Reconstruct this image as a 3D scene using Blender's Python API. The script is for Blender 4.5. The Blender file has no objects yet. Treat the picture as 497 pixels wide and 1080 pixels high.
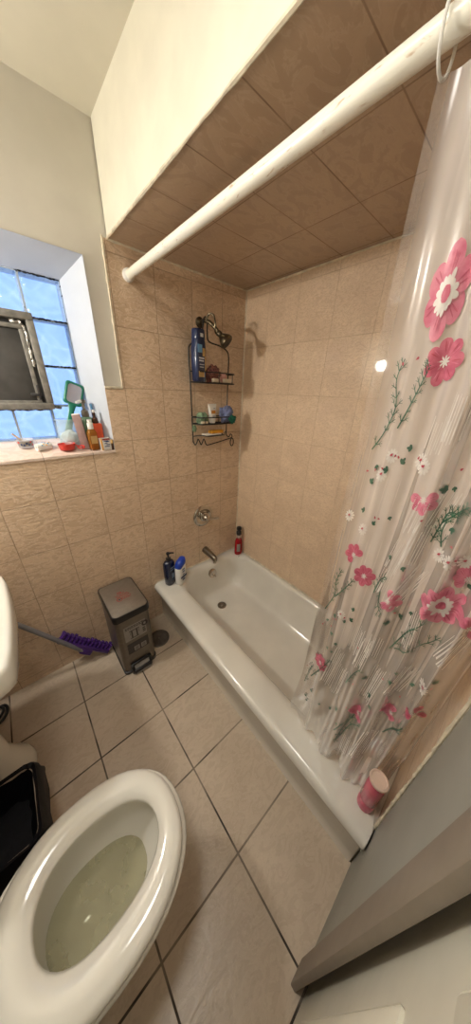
import bpy, bmesh, math, random
from mathutils import Vector, Matrix
PI = math.pi
sc = bpy.context.scene
COL = sc.collection
random.seed(7)
LAMP, SKY, FILLW, EXPO = 330, 1.65, 6.0, 0.2

# ------------------------------------------------------------------ helpers
class MB:
    """collects geometry for one mesh object"""
    def __init__(self):
        self.v = []; self.f = []; self.m = []; self.sm = []
    def add(self, verts, faces, mi=0, smooth=True):
        o = len(self.v)
        self.v += [tuple(p) for p in verts]
        for q in faces:
            self.f.append(tuple(o + i for i in q)); self.m.append(mi); self.sm.append(smooth)
        return self
    def merge(self, other, M=None, mi=None):
        o = len(self.v)
        self.v += [tuple((M @ Vector(p)) if M else p) for p in other.v]
        for q, m, s in zip(other.f, other.m, other.sm):
            self.f.append(tuple(o + i for i in q)); self.m.append(m if mi is None else mi); self.sm.append(s)
        return self
    def quad(self, a, b, c, d, mi=0):
        return self.add([a, b, c, d], [(0, 1, 2, 3)], mi, False)
    def box(self, x0, x1, y0, y1, z0, z1, mi=0, bev=0.0, seg=2):
        if bev <= 0:
            v = [(x, y, z) for z in (z0, z1) for y in (y0, y1) for x in (x0, x1)]
            f = [(0, 2, 3, 1), (4, 5, 7, 6), (0, 1, 5, 4), (2, 6, 7, 3), (0, 4, 6, 2), (1, 3, 7, 5)]
            return self.add(v, f, mi, False)
        bm = bmesh.new(); bmesh.ops.create_cube(bm, size=1)
        for p in bm.verts:
            p.co = ((x0 + x1) / 2 + p.co.x * (x1 - x0), (y0 + y1) / 2 + p.co.y * (y1 - y0), (z0 + z1) / 2 + p.co.z * (z1 - z0))
        bmesh.ops.bevel(bm, geom=bm.edges[:], offset=bev, segments=seg, profile=0.5, affect='EDGES')
        bm.verts.index_update()
        self.add([p.co[:] for p in bm.verts], [tuple(q.index for q in fc.verts) for fc in bm.faces], mi, True)
        bm.free(); return self
    def loft(self, loops, mi=0, cap0=False, cap1=False, closed=True):
        n = len(loops[0]); v = [p for L in loops for p in L]; f = []
        for k in range(len(loops) - 1):
            for i in range(n if closed else n - 1):
                j = (i + 1) % n
                f.append((k * n + i, k * n + j, (k + 1) * n + j, (k + 1) * n + i))
        if cap0: f.append(tuple(reversed(range(n))))
        if cap1: f.append(tuple((len(loops) - 1) * n + i for i in range(n)))
        return self.add(v, f, mi)
    def lathe(self, prof, n=24, c=(0, 0, 0), sx=1, sy=1, mi=0, axis='z', cap=True):
        loops = []
        for r, h in prof:
            L = []
            for i in range(n):
                a = 2 * PI * i / n; p = (r * math.cos(a) * sx, r * math.sin(a) * sy, h)
                if axis == 'y': p = (p[0], -p[2], p[1])
                if axis == 'x': p = (p[2], p[0], p[1])
                L.append((p[0] + c[0], p[1] + c[1], p[2] + c[2]))
            loops.append(L)
        return self.loft(loops, mi, cap, cap)
    def tube(self, path, r, n=8, mi=0, closed=False, cap=True):
        P = [Vector(p) for p in path]; N = len(P)
        rs = r if isinstance(r, (list, tuple)) else [r] * N
        loops = []; up = None
        for i in range(N):
            if closed: t = (P[(i + 1) % N] - P[i - 1])
            else: t = P[min(i + 1, N - 1)] - P[max(i - 1, 0)]
            t.normalize()
            if up is None:
                up = Vector((0, 0, 1)) if abs(t.z) < .9 else Vector((1, 0, 0))
            up = (up - t * up.dot(t)).normalized(); s = t.cross(up)
            loops.append([tuple(P[i] + (up * math.cos(2 * PI * k / n) + s * math.sin(2 * PI * k / n)) * rs[i]) for k in range(n)])
        if closed: loops.append(loops[0])
        return self.loft(loops, mi, cap and not closed, cap and not closed)
    def ball(self, c, r, n=12, mi=0, s=(1, 1, 1)):
        pr = [(r * math.sin(PI * k / n) + 1e-5, -r * math.cos(PI * k / n)) for k in range(n + 1)]
        L = [[(c[0] + a * math.cos(2 * PI * i / (2 * n)) * s[0], c[1] + a * math.sin(2 * PI * i / (2 * n)) * s[1], c[2] + h * s[2]) for i in range(2 * n)] for a, h in pr]
        return self.loft(L, mi, True, True)
    def build(self, name, mats, parent=None, ang=40, weld=False):
        me = bpy.data.meshes.new(name)
        me.from_pydata(self.v, [], self.f)
        mats = mats if isinstance(mats, (list, tuple)) else [mats]
        for m in mats: me.materials.append(m)
        for p, m, s in zip(me.polygons, self.m, self.sm): p.material_index = m; p.use_smooth = s
        bm = bmesh.new(); bm.from_mesh(me)
        if weld: bmesh.ops.remove_doubles(bm, verts=bm.verts[:], dist=1e-5)
        bmesh.ops.recalc_face_normals(bm, faces=bm.faces[:])
        lim = math.radians(ang)
        for e in bm.edges:
            if len(e.link_faces) == 2: e.smooth = e.calc_face_angle(0) < lim
        bm.to_mesh(me); bm.free()
        o = bpy.data.objects.new(name, me); COL.objects.link(o)
        if parent: o.parent = parent
        return o

def thing(name, label, cat, loc=(0, 0, 0), rz=0, group=None, rot=None):
    o = bpy.data.objects.new(name, None); COL.objects.link(o)
    o.location = loc; o.rotation_euler = rot if rot else (0, 0, rz)
    o.empty_display_size = .05
    return tag(o, label, cat, group)
def tag(o, label, cat, group=None):
    o['label'] = label; o['category'] = cat
    if group: o['group'] = group
    return o
def struct(o):
    o['kind'] = 'structure'; return o
def lab(o, label):
    o['label'] = label; return o
def rrect(x0, x1, y0, y1, r, z, k=6, side=1):
    """rounded rectangle loop, constant point count"""
    r = min(r, (x1 - x0) / 2 - 1e-4, (y1 - y0) / 2 - 1e-4)
    L = []
    cs = [(x1 - r, y1 - r, 0), (x0 + r, y1 - r, 90), (x0 + r, y0 + r, 180), (x1 - r, y0 + r, 270)]
    for ci, (cx, cy, a0) in enumerate(cs):
        for i in range(k + 1):
            a = math.radians(a0 + 90 * i / k)
            L.append((cx + r * math.cos(a), cy + r * math.sin(a), z))
        nx = cs[(ci + 1) % 4]; a = math.radians(a0 + 90)
        p = L[-1]; b = math.radians(nx[2]); q = (nx[0] + r * math.cos(b), nx[1] + r * math.sin(b))
        for s in range(1, side):
            t = s / side; L.append((p[0] + (q[0] - p[0]) * t, p[1] + (q[1] - p[1]) * t, z))
    return L
def smooth_path(pts, n=8, closed=False):
    P = [Vector(p) for p in pts]; out = []; N = len(P)
    rng = range(N if closed else N - 1)
    for i in rng:
        if closed: a, b, c, d = P[i - 1], P[i], P[(i + 1) % N], P[(i + 2) % N]
        else: a, b, c, d = P[max(i - 1, 0)], P[i], P[i + 1], P[min(i + 2, N - 1)]
        for k in range(n):
            t = k / n
            out.append(.5 * ((2 * b) + (c - a) * t + (2 * a - 5 * b + 4 * c - d) * t * t + (3 * b - a - 3 * c + d) * t ** 3))
    if not closed: out.append(P[-1])
    return out
def sstep(a, b, x):
    t = max(0, min(1, (x - a) / (b - a))); return t * t * (3 - 2 * t)

# ------------------------------------------------------------------ materials
def s2l(c):
    return tuple((v / 12.92 if v <= .04045 else ((v + .055) / 1.055) ** 2.4) for v in c[:3]) + (1,)
def rgb(r, g, b): return s2l((r / 255, g / 255, b / 255))
class NT:
    def __init__(self, name):
        self.mat = bpy.data.materials.new(name); self.mat.use_nodes = True
        self.t = self.mat.node_tree; self.t.nodes.clear()
        self.out = self.t.nodes.new('ShaderNodeOutputMaterial')
    def n(self, typ, **kw):
        x = self.t.nodes.new(typ)
        for k, v in kw.items(): setattr(x, k, v)
        return x
    def l(self, a, b): self.t.links.new(a, b)
    def math(self, op, a, b=None, c=None, clamp=False):
        x = self.n('ShaderNodeMath', operation=op, use_clamp=clamp)
        for i, q in enumerate((a, b, c)):
            if q is None: continue
            if isinstance(q, (int, float)): x.inputs[i].default_value = q
            else: self.l(q, x.inputs[i])
        return x.outputs[0]
    def mix(self, fac, a, b):
        x = self.n('ShaderNodeMix', data_type='RGBA')
        for i, q in ((0, fac), (6, a), (7, b)):
            if isinstance(q, (int, float)): x.inputs[i].default_value = q
            elif isinstance(q, tuple): x.inputs[i].default_value = q
            else: self.l(q, x.inputs[i])
        return x.outputs[2]
    def ramp(self, v, a, b):
        x = self.n('ShaderNodeMapRange', interpolation_type='SMOOTHSTEP')
        self.l(v, x.inputs[0]); x.inputs[1].default_value = a; x.inputs[2].default_value = b
        return x.outputs[0]
    def noise(self, vec, scale, detail=3, dist=0, rough=.5):
        x = self.n('ShaderNodeTexNoise'); x.inputs['Scale'].default_value = scale
        x.inputs['Detail'].default_value = detail; x.inputs['Distortion'].default_value = dist; x.inputs['Roughness'].default_value = rough
        if vec is not None: self.l(vec, x.inputs['Vector'])
        return x.outputs['Fac']
    def obj(self): return self.n('ShaderNodeTexCoord').outputs['Object']
    def bsdf(self, **kw):
        b = self.n('ShaderNodeBsdfPrincipled'); self.l(b.outputs[0], self.out.inputs[0])
        for k, v in kw.items():
            s = b.inputs[k.replace('_', ' ')]
            if isinstance(v, (int, float, tuple)): s.default_value = v
            else: self.l(v, s)
        return b
    def bump(self, h, strength=.3, dist=.01):
        x = self.n('ShaderNodeBump'); x.inputs['Strength'].default_value = strength; x.inputs['Distance'].default_value = dist
        self.l(h, x.inputs['Height']); return x.outputs[0]

def simple(name, col, rough=.4, metal=0, var=.08, scale=20, bump=0, coat=0, trans=0, alpha=1, spec=.5, dark=None):
    t = NT(name); v = t.obj(); nz = t.noise(v, scale, 4)
    d = dark or tuple(c * (1 - var * 2) for c in col[:3]) + (1,)
    c = t.mix(t.ramp(nz, .3, .7), d, col)
    b = t.bsdf(Base_Color=c, Roughness=rough, Metallic=metal)
    b.inputs['Coat Weight'].default_value = coat; b.inputs['Coat Roughness'].default_value = .08
    b.inputs['Transmission Weight'].default_value = trans; b.inputs['Alpha'].default_value = alpha
    b.inputs['Specular IOR Level'].default_value = spec
    if bump: t.l(t.bump(nz, bump, .003), b.inputs['Normal'])
    return t.mat

def tile_mat(name, au, av, wu, wv, ou, ov, g, ca, cb, cc, grout, rough=.28, vs=11, bump=.25, gsoft=.001, gstr=1.0, vein_=.3, dk=.6, tv=.04, coat=0):
    """ceramic tile: grout grid in metres plus swirling relief veins"""
    t = NT(name); P = t.obj()
    sep = t.n('ShaderNodeSeparateXYZ'); t.l(P, sep.inputs[0])
    U = t.math('DIVIDE', t.math('SUBTRACT', sep.outputs[au], ou), wu)
    V = t.math('DIVIDE', t.math('SUBTRACT', sep.outputs[av], ov), wv)
    def edge(x, w):
        f = t.math('FRACT', x); return t.math('MULTIPLY', t.math('MINIMUM', f, t.math('SUBTRACT', 1, f)), w)
    d = t.math('MINIMUM', edge(U, wu), edge(V, wv))
    gm = t.math('SUBTRACT', 1, t.ramp(d, g / 2 - gsoft * .5, g / 2 + gsoft))
    cell = t.n('ShaderNodeCombineXYZ'); t.l(t.math('FLOOR', U), cell.inputs[0]); t.l(t.math('FLOOR', V), cell.inputs[1])
    wn = t.n('ShaderNodeTexWhiteNoise'); t.l(cell.outputs[0], wn.inputs['Vector'])
    off = t.n('ShaderNodeVectorMath', operation='SCALE'); t.l(wn.outputs['Color'], off.inputs[0]); off.inputs['Scale'].default_value = 5
    add = t.n('ShaderNodeVectorMath', operation='ADD'); t.l(P, add.inputs[0]); t.l(off.outputs[0], add.inputs[1])
    mp = t.n('ShaderNodeMapping'); t.l(add.outputs[0], mp.inputs[0])
    mp.inputs['Rotation'].default_value = (.6, .6, .6); mp.inputs['Scale'].default_value = (1, 1.7, 2.6)
    n1 = t.noise(mp.outputs[0], vs, 5, 2.6, .55); n2 = t.noise(add.outputs[0], vs * .35, 3, .5); n3 = t.noise(mp.outputs[0], vs * 3.4, 3, 1.6)
    vein = t.math('ABSOLUTE', t.math('SUBTRACT', n1, .5))
    vm = t.math('SUBTRACT', 1, t.ramp(vein, .0, .035))
    c = t.mix(t.ramp(n2, .3, .7), ca, t.mix(.5, ca, cb))
    c = t.mix(t.math('MULTIPLY', t.ramp(n1, .60, .42), dk), c, cb)
    c = t.mix(t.math('MULTIPLY', vm, vein_), c, cc)
    c = t.mix(t.math('MULTIPLY', t.ramp(n3, .52, .75), .35), c, cb)
    hs = t.n('ShaderNodeHueSaturation'); t.l(c, hs.inputs['Color'])
    t.l(t.math('ADD', 1 - tv / 2, t.math('MULTIPLY', wn.outputs['Value'], tv)), hs.inputs['Value'])
    gn = t.ramp(t.noise(P, 6, 2), .35, .65)
    gf = t.math('MULTIPLY', gm, t.math('ADD', gstr * .55, t.math('MULTIPLY', gn, gstr * .45)))
    c = t.mix(gf, hs.outputs[0], grout)
    h = t.math('ADD', t.math('MULTIPLY', t.math('ADD', n1, t.math('MULTIPLY', n3, .5)), .35), t.math('MULTIPLY', t.math('SUBTRACT', 1, gm), .10))
    t.bsdf(Base_Color=c, Roughness=t.math('ADD', rough, t.math('MULTIPLY', gm, .4)), Normal=t.bump(h, bump, .012), Coat_Weight=coat, Coat_Roughness=.045)
    return t.mat

M = {}
beA, beB, beC = rgb(222, 197, 168), rgb(190, 162, 134), rgb(242, 224, 202)
M['tile_back'] = tile_mat('end_wall_tile', 0, 2, .2, .2497, -.3795, 1.8013, .0030, beA, beB, beC, rgb(160, 133, 108), vs=11, bump=1.0, gsoft=.0010, gstr=.8, tv=.03, vein_=.55, dk=.5)
M['tile_right'] = tile_mat('long_wall_tile', 1, 2, .2055, .2497, -.3879, 1.8013, .0016, rgb(228, 203, 173), rgb(200, 172, 143), rgb(244, 226, 203), rgb(172, 145, 118), rough=.32, vs=24, bump=.8, gstr=.45, tv=.0, coat=.35)
M['tile_front'] = tile_mat('short_wall_tile', 0, 2, .2, .2497, -.1, 1.8013, .003, beA, beB, beC, rgb(160, 132, 106), vs=8)
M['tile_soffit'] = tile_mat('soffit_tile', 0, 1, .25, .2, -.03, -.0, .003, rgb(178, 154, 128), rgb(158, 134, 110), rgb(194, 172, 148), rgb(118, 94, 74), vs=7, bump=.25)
M['tile_floor'] = tile_mat('floor_tile', 0, 1, .3064, .3064, -1.3293, -.2923, .0058, rgb(202, 186, 166), rgb(176, 158, 138), rgb(220, 206, 188), rgb(44, 34, 26), rough=.3, vs=12, bump=.25, vein_=.2, dk=.35)
M['tile_sill'] = tile_mat('sill_tile', 0, 1, .2, .5, -1.1795, -.2, .003, rgb(226, 208, 196), rgb(206, 184, 168), rgb(238, 226, 216), rgb(160, 140, 125), rough=.22, vs=10, bump=.15)
M['plaster'] = simple('painted_plaster', rgb(206, 200, 182), .6, var=.04, scale=5, bump=.08)
M['plaster_grey'] = simple('grey_painted_plaster', rgb(208, 203, 192), .55, var=.04, scale=6, bump=.06)
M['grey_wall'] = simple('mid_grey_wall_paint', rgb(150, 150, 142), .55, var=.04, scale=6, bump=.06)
M['reveal'] = simple('reveal_window_light_tint', rgb(196, 202, 212), .5, var=.03, scale=8, bump=.05)  # bluish light from the window is tinted into this pale grey
M['white_paint'] = simple('white_paint', rgb(226, 222, 206), .5, var=.04, scale=9, bump=.05)
M['caulk'] = simple('white_caulk', rgb(222, 210, 186), .6, var=.15, scale=30, bump=.3)
M['porcelain'] = simple('white_porcelain', rgb(230, 227, 218), .12, var=.03, scale=3, coat=.5)
M['porcelain_worn'] = simple('worn_tub_enamel', rgb(222, 219, 210), .16, var=.05, scale=4, coat=.4)
M['chrome'] = simple('chrome', rgb(205, 200, 192), .12, 1, var=.1, scale=15)
M['nickel'] = simple('dull_nickel', rgb(150, 142, 130), .3, 1, var=.15, scale=20)
M['bronze'] = simple('aged_shower_metal', rgb(96, 84, 64), .35, .8, var=.25, scale=60)
M['steel'] = simple('brushed_stainless', rgb(126, 119, 111), .36, .8, var=.06, scale=50)
M['steel_light'] = simple('stainless_lid', rgb(140, 132, 123), .4, .65, var=.05, scale=50)
M['black_plastic'] = simple('black_plastic', rgb(28, 27, 28), .35, var=.1)
M['dark_plastic'] = simple('charcoal_plastic', rgb(62, 60, 60), .4, var=.1)
M['grey_pad'] = simple('grey_pedal_pad', rgb(150, 147, 143), .45, var=.1)
M['black_wire'] = simple('black_coated_wire', rgb(20, 18, 20), .4, var=.2)
M['navy'] = simple('navy_plastic', rgb(24, 34, 62), .25, var=.1, coat=.3)
M['blue_dark'] = simple('deep_blue_plastic', rgb(18, 38, 80), .3, var=.1, coat=.3)
M['blue_cap'] = simple('cobalt_cap', rgb(24, 62, 170), .3, var=.05)
M['white_plastic'] = simple('white_plastic', rgb(236, 234, 228), .35, var=.03)
M['label_blue'] = simple('pale_blue_label', rgb(110, 168, 214), .4, var=.1)
M['label_gold'] = simple('gold_label', rgb(214, 176, 112), .4, var=.15)
M['label_text'] = simple('white_label_print', rgb(214, 222, 230), .5, var=.05)
M['label_navy'] = simple('navy_label_print', rgb(36, 58, 110), .5, var=.05)
M['label_grey'] = simple('grey_label_print', rgb(120, 134, 156), .5, var=.08)
M['pale_label'] = simple('silver_sticker', rgb(150, 145, 138), .45, var=.06)
M['ink'] = simple('black_ink', rgb(62, 58, 56), .5, var=.05)
M['red_ink'] = simple('red_ink', rgb(170, 74, 62), .5, var=.3, scale=200)
M['pink_cap'] = simple('pink_plastic', rgb(206, 92, 116), .3, var=.1, coat=.2)
M['cream_cap'] = simple('cream_can_base', rgb(222, 196, 180), .4, var=.06)
M['purple'] = simple('purple_bristles', rgb(92, 50, 150), .5, var=.3, scale=120, bump=.5)
M['purple_dark'] = simple('purple_plastic', rgb(72, 38, 116), .4, var=.1)
M['grey_handle'] = simple('grey_broom_handle', rgb(134, 132, 136), .35, var=.08)
M['green'] = simple('green_plastic', rgb(36, 128, 104), .3, var=.05)
M['mirror'] = simple('mirror_glass', rgb(196, 196, 212), .3, .45, var=.03)  # pale wall reflected in the pane is put into the base colour
M['cotton'] = simple('white_cotton', rgb(244, 244, 242), .9, var=.06, scale=60, bump=.8)
M['red_plastic'] = simple('red_plastic', rgb(222, 60, 50), .3, var=.06)
M['orange_red'] = simple('orange_red_plastic', rgb(222, 88, 52), .3, var=.1, coat=.3)
M['sage'] = simple('sage_green_plastic', rgb(104, 134, 106), .35, var=.1)
M['mauve'] = simple('mauve_card', rgb(156, 128, 124), .5, var=.1)
M['box_white'] = simple('white_card', rgb(224, 222, 218), .6, var=.08)
M['box_orange'] = simple('orange_card', rgb(236, 178, 96), .5, var=.1)
M['brown_glass'] = simple('dark_brown_glass', rgb(70, 44, 30), .2, var=.1)
M['pink_puff'] = simple('dusty_pink_netting', rgb(150, 96, 86), .8, var=.35, scale=120, bump=.8)
M['pink_pale'] = simple('pale_pink_soap', rgb(224, 172, 160), .5, var=.1)
M['cream_soap'] = simple('cream_bar', rgb(226, 210, 182), .5, var=.15)
M['green_cloth'] = simple('green_cloth', rgb(126, 152, 120), .9, var=.25, scale=90, bump=.8)
M['teal_cloth'] = simple('teal_mesh_cloth', rgb(44, 128, 104), .9, var=.35, scale=140, bump=.8)
M['blue_cloth'] = simple('periwinkle_terry', rgb(134, 144, 186), .95, var=.2, scale=130, bump=.9)
M['yellow_soap'] = simple('yellow_soap', rgb(226, 158, 30), .4, var=.12)
M['orange_print'] = simple('orange_print', rgb(214, 142, 50), .5, var=.1)
M['bin_beige'] = simple('beige_bin_plastic', rgb(190, 170, 150), .4, var=.05)
M['bag_black'] = simple('black_bin_liner', rgb(14, 14, 20), .5, var=.2, scale=25, bump=.6, spec=.25)
M['cover_metal'] = simple('grey_drain_cover', rgb(112, 104, 96), .4, .5, var=.15, scale=40)
M['rod'] = None
t = NT('stained_white_rod'); v = t.obj()
mp = t.n('ShaderNodeMapping'); t.l(v, mp.inputs[0]); mp.inputs['Scale'].default_value = (70, 18, 70)
st = t.ramp(t.noise(mp.outputs[0], 1.6, 4, .6), .6, .74)
t.bsdf(Base_Color=t.mix(t.math('MULTIPLY', st, .7), rgb(240, 237, 224), rgb(176, 140, 92)), Roughness=.3); M['rod'] = t.mat
M['vent_frame'] = simple('grey_painted_steel', rgb(140, 136, 128), .55, .2, var=.18, scale=40, bump=.4)
M['foil'] = simple('crumpled_foil', rgb(225, 222, 215), .25, .9, var=.3, scale=220, bump=1)
M['vent_dark'] = simple('dirty_vent_screen', rgb(76, 74, 72), .6, .1, var=.22, scale=12, bump=.3)
M['grime'] = simple('crumbling_sealant', rgb(150, 142, 132), .9, var=.45, scale=130, bump=1)
M['mortar'] = None
t = NT('glass_block_mortar'); v = t.obj()
k = t.ramp(t.noise(v, 60, 4, .5), .60, .66)
t.bsdf(Base_Color=t.mix(k, rgb(200, 206, 208), rgb(44, 42, 40)), Roughness=.8, Normal=t.bump(k, .5, .003)); M['mortar'] = t.mat

def glass_mat(name, tint, rough=.05, mixf=.75, body=None):
    t = NT(name)
    tr = t.n('ShaderNodeBsdfTransparent'); tr.inputs[0].default_value = tint
    p = t.n('ShaderNodeBsdfPrincipled'); p.inputs['Base Color'].default_value = body or tint; p.inputs['Roughness'].default_value = rough
    nz = t.noise(t.obj(), 14, 3)
    mx = t.n('ShaderNodeMixShader'); t.l(t.math('ADD', 1 - mixf - .04, t.math('MULTIPLY', nz, .08)), mx.inputs[0])
    t.l(tr.outputs[0], mx.inputs[1]); t.l(p.outputs[0], mx.inputs[2]); t.l(mx.outputs[0], t.out.inputs[0])
    return t.mat
M['jar'] = glass_mat('clear_jar_glass', (.95, .98, .98, 1), .04, .72, (.72, .84, .86, 1))
M['clear_bag'] = glass_mat('clear_plastic_cup', (.93, .93, .95, 1), .12, .6, (.9, .9, .92, 1))
M['amber'] = glass_mat('amber_liquid', rgb(214, 160, 84), .08, .55, rgb(190, 130, 60))
M['red_liquid'] = glass_mat('red_body_wash', (.62, .06, .07, 1), .08, .35, rgb(176, 26, 40))
M['clear_bottle'] = glass_mat('clear_bottle_plastic', (.9, .86, .82, 1), .08, .6, (.85, .8, .76, 1))
M['water'] = glass_mat('toilet_water', (.86, .86, .76, 1), .02, .6, rgb(190, 184, 150))

# glass blocks: daylight comes straight through the wavy glass
t = NT('wavy_glass_block'); P = t.obj()
w = t.n('ShaderNodeTexVoronoi', feature='DISTANCE_TO_EDGE'); w.inputs['Scale'].default_value = 8
dn = t.n('ShaderNodeTexNoise'); dn.inputs['Scale'].default_value = 9; t.l(P, dn.inputs['Vector'])
av = t.n('ShaderNodeVectorMath', operation='MULTIPLY_ADD'); t.l(dn.outputs['Color'], av.inputs[0]); av.inputs[1].default_value = (.09, .09, .09); t.l(P, av.inputs[2])
t.l(av.outputs[0], w.inputs['Vector'])
wave = t.math('SUBTRACT', 1, t.ramp(w.outputs['Distance'], .0, .10))
n2 = t.noise(P, 10, 3, .6)
fac = t.math('ADD', t.math('MULTIPLY', wave, .38), t.math('MULTIPLY', n2, .62), clamp=True)
tr = t.n('ShaderNodeBsdfTransparent'); t.l(t.mix(fac, (.60, .72, .90, 1), (.90, .95, 1, 1)), tr.inputs[0])
tl = t.n('ShaderNodeBsdfTranslucent'); tl.inputs[0].default_value = (.8, .88, .95, 1)
gl = t.n('ShaderNodeBsdfGlossy'); gl.inputs['Roughness'].default_value = .08; t.l(t.bump(fac, .4, .01), gl.inputs['Normal'])
m1 = t.n('ShaderNodeMixShader'); m1.inputs[0].default_value = .15; t.l(tr.outputs[0], m1.inputs[1]); t.l(tl.outputs[0], m1.inputs[2])
m2 = t.n('ShaderNodeMixShader'); m2.inputs[0].default_value = .06; t.l(m1.outputs[0], m2.inputs[1]); t.l(gl.outputs[0], m2.inputs[2])
t.l(m2.outputs[0], t.out.inputs[0]); M['block'] = t.mat

# shower curtain vinyl: nearly clear along its left hem, milky further in, with thin white lines along its length
t = NT('milky_vinyl'); P = t.obj(); sep = t.n('ShaderNodeSeparateXYZ'); t.l(P, sep.inputs[0])
mp = t.n('ShaderNodeMapping'); t.l(P, mp.inputs[0]); mp.inputs['Scale'].default_value = (1, 150, 1.3)
lines = t.ramp(t.noise(mp.outputs[0], 1, 3, 0), .58, .70)
patch = t.ramp(t.noise(P, 5, 2), .46, .6)
edge = t.ramp(t.math('MULTIPLY', sep.outputs[1], -1), 1.125, 1.20)
cloud = t.noise(P, 7, 3)
op = t.math('ADD', t.math('MULTIPLY', edge, .62), t.math('ADD', .10, t.math('MULTIPLY', t.math('MULTIPLY', lines, patch), .22)), clamp=True)
op = t.math('ADD', op, t.math('MULTIPLY', cloud, .12), clamp=True)
tr = t.n('ShaderNodeBsdfTransparent'); tr.inputs[0].default_value = (.97, .95, .93, 1)
p = t.n('ShaderNodeBsdfPrincipled'); p.inputs['Base Color'].default_value = rgb(236, 228, 222); p.inputs['Roughness'].default_value = .25
tl = t.n('ShaderNodeBsdfTranslucent'); tl.inputs[0].default_value = rgb(232, 220, 214)
ma = t.n('ShaderNodeMixShader'); ma.inputs[0].default_value = .35; t.l(p.outputs[0], ma.inputs[1]); t.l(tl.outputs[0], ma.inputs[2])
mb = t.n('ShaderNodeMixShader'); t.l(op, mb.inputs[0]); t.l(tr.outputs[0], mb.inputs[1]); t.l(ma.outputs[0], mb.inputs[2])
gl = t.n('ShaderNodeBsdfGlossy'); gl.inputs['Roughness'].default_value = .15
lw = t.n('ShaderNodeLayerWeight'); lw.inputs[0].default_value = .25
mc = t.n('ShaderNodeMixShader'); t.l(t.math('MULTIPLY', lw.outputs['Fresnel'], .6), mc.inputs[0]); t.l(mb.outputs[0], mc.inputs[1]); t.l(gl.outputs[0], mc.inputs[2])
t.l(mc.outputs[0], t.out.inputs[0]); M['vinyl'] = t.mat
def print_mat(name, a, b, sc_=60, alpha=.86):
    t = NT(name); c = t.mix(t.ramp(t.noise(t.obj(), sc_, 3), .3, .7), a, b)
    t.bsdf(Base_Color=c, Roughness=.4, Alpha=alpha); return t.mat
PR = [M['vinyl'], print_mat('pink_petal_print', rgb(216, 112, 140), rgb(232, 150, 170)), print_mat('rose_petal_print', rgb(190, 82, 110), rgb(212, 112, 136)),
      print_mat('white_print', rgb(240, 236, 230), rgb(230, 224, 218)), print_mat('green_leaf_print', rgb(28, 78, 58), rgb(52, 104, 82)),
      print_mat('crimson_dot_print', rgb(166, 48, 68), rgb(190, 70, 90)), print_mat('pale_stem_print', rgb(120, 156, 138), rgb(150, 180, 164), alpha=.7)]

# ------------------------------------------------------------------ the room
ROOMX, CEIL, DOORY = -1.9, 2.4, -1.5
SOF = 2.09
b = MB().box(ROOMX - .1, .1, DOORY - .2, .14, -.08, 0); struct(b.build('floor', M['tile_floor']))
b = MB().box(ROOMX - .1, .1, DOORY - .1, .14, CEIL, CEIL + .06); struct(b.build('ceiling', M['plaster']))
# back wall: tile below and beside the window, painted plaster round it
WX0, WX1, WZ0, WZ1 = -1.585, -.873, 1.26, 2.015
b = MB()
b.box(ROOMX - .1, .1, 0, .14, 0, WZ0, 0)
b.box(ROOMX - .1, WX0, 0, .14, WZ0, 1.5516, 0)
b.box(WX1, .1, 0, .14, WZ0, 1.5516, 0)
b.box(-.79, .1, 0, .14, 1.5516, SOF, 0)
b.box(WX1, -.79, .006, .14, 1.5516, WZ1, 1)
b.box(ROOMX - .1, WX0, .006, .14, 1.5516, WZ1, 1)
b.box(ROOMX - .1, -.79, .006, .14, WZ1, CEIL, 1)
b.box(-.79, .1, .006, .14, SOF, CEIL, 1)
struct(b.build('wall_back', [M['tile_back'], M['plaster_grey']]))
b = MB().box(0, .1, DOORY - .1, 0, 0, CEIL); struct(b.build('wall_right', M['tile_right']))
b = MB(); b.box(ROOMX - .1, ROOMX, DOORY - .1, 0, 0, 1.5516, 0); b.box(ROOMX - .1, ROOMX, DOORY - .1, .006, 1.5516, CEIL, 1)
struct(b.build('wall_left', [M['tile_front'], M['plaster']]))
# wall by the door: tile inside the tub alcove, grey paint, the door opening
b = MB()
b.box(-.70, 0, DOORY - .1, DOORY + .004, 0, SOF, 0)
b.box(-1.0, -.70, DOORY - .1, DOORY, 0, SOF, 1)
b.box(-1.0, 0, DOORY - .1, DOORY, SOF, CEIL, 1)
b.box(-1.72, -1.0, DOORY - .1, DOORY, 2.03, CEIL, 1)
b.box(ROOMX, -1.72, DOORY - .1, DOORY, 0, CEIL, 1)
struct(b.build('wall_front', [M['tile_front'], M['grey_wall']]))
M['casing'] = simple('casing_shade_brown_grey', rgb(128, 118, 106), .5, var=.05)  # shade on the casing is put into this dark colour
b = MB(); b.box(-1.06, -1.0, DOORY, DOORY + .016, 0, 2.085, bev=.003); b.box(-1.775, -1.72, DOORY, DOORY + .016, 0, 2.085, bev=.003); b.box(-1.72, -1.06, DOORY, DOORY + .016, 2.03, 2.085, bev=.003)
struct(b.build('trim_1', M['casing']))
b = MB(); b.box(-1.715, -1.005, DOORY - .06, DOORY - .02, .005, 2.025, bev=.003)
for z0, z1 in ((.2, .95), (1.1, 1.85)):
    for x0, x1 in ((-1.62, -1.41), (-1.31, -1.10)): b.box(x0, x1, DOORY - .022, DOORY - .014, z0, z1, bev=.006)
door = struct(b.build('door_1', M['white_paint']))
b = MB().lathe([(.026, 0), (.026, .006), (.01, .01), (.01, .03), (.024, .036), (.028, .05), (.02, .062), (.002, .066)], 20, axis='y')
kn = b.build('door_knob', M['nickel'], door); kn.rotation_euler = (0, 0, PI); kn.location = (-1.65, DOORY - .016, 1.0)
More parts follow.
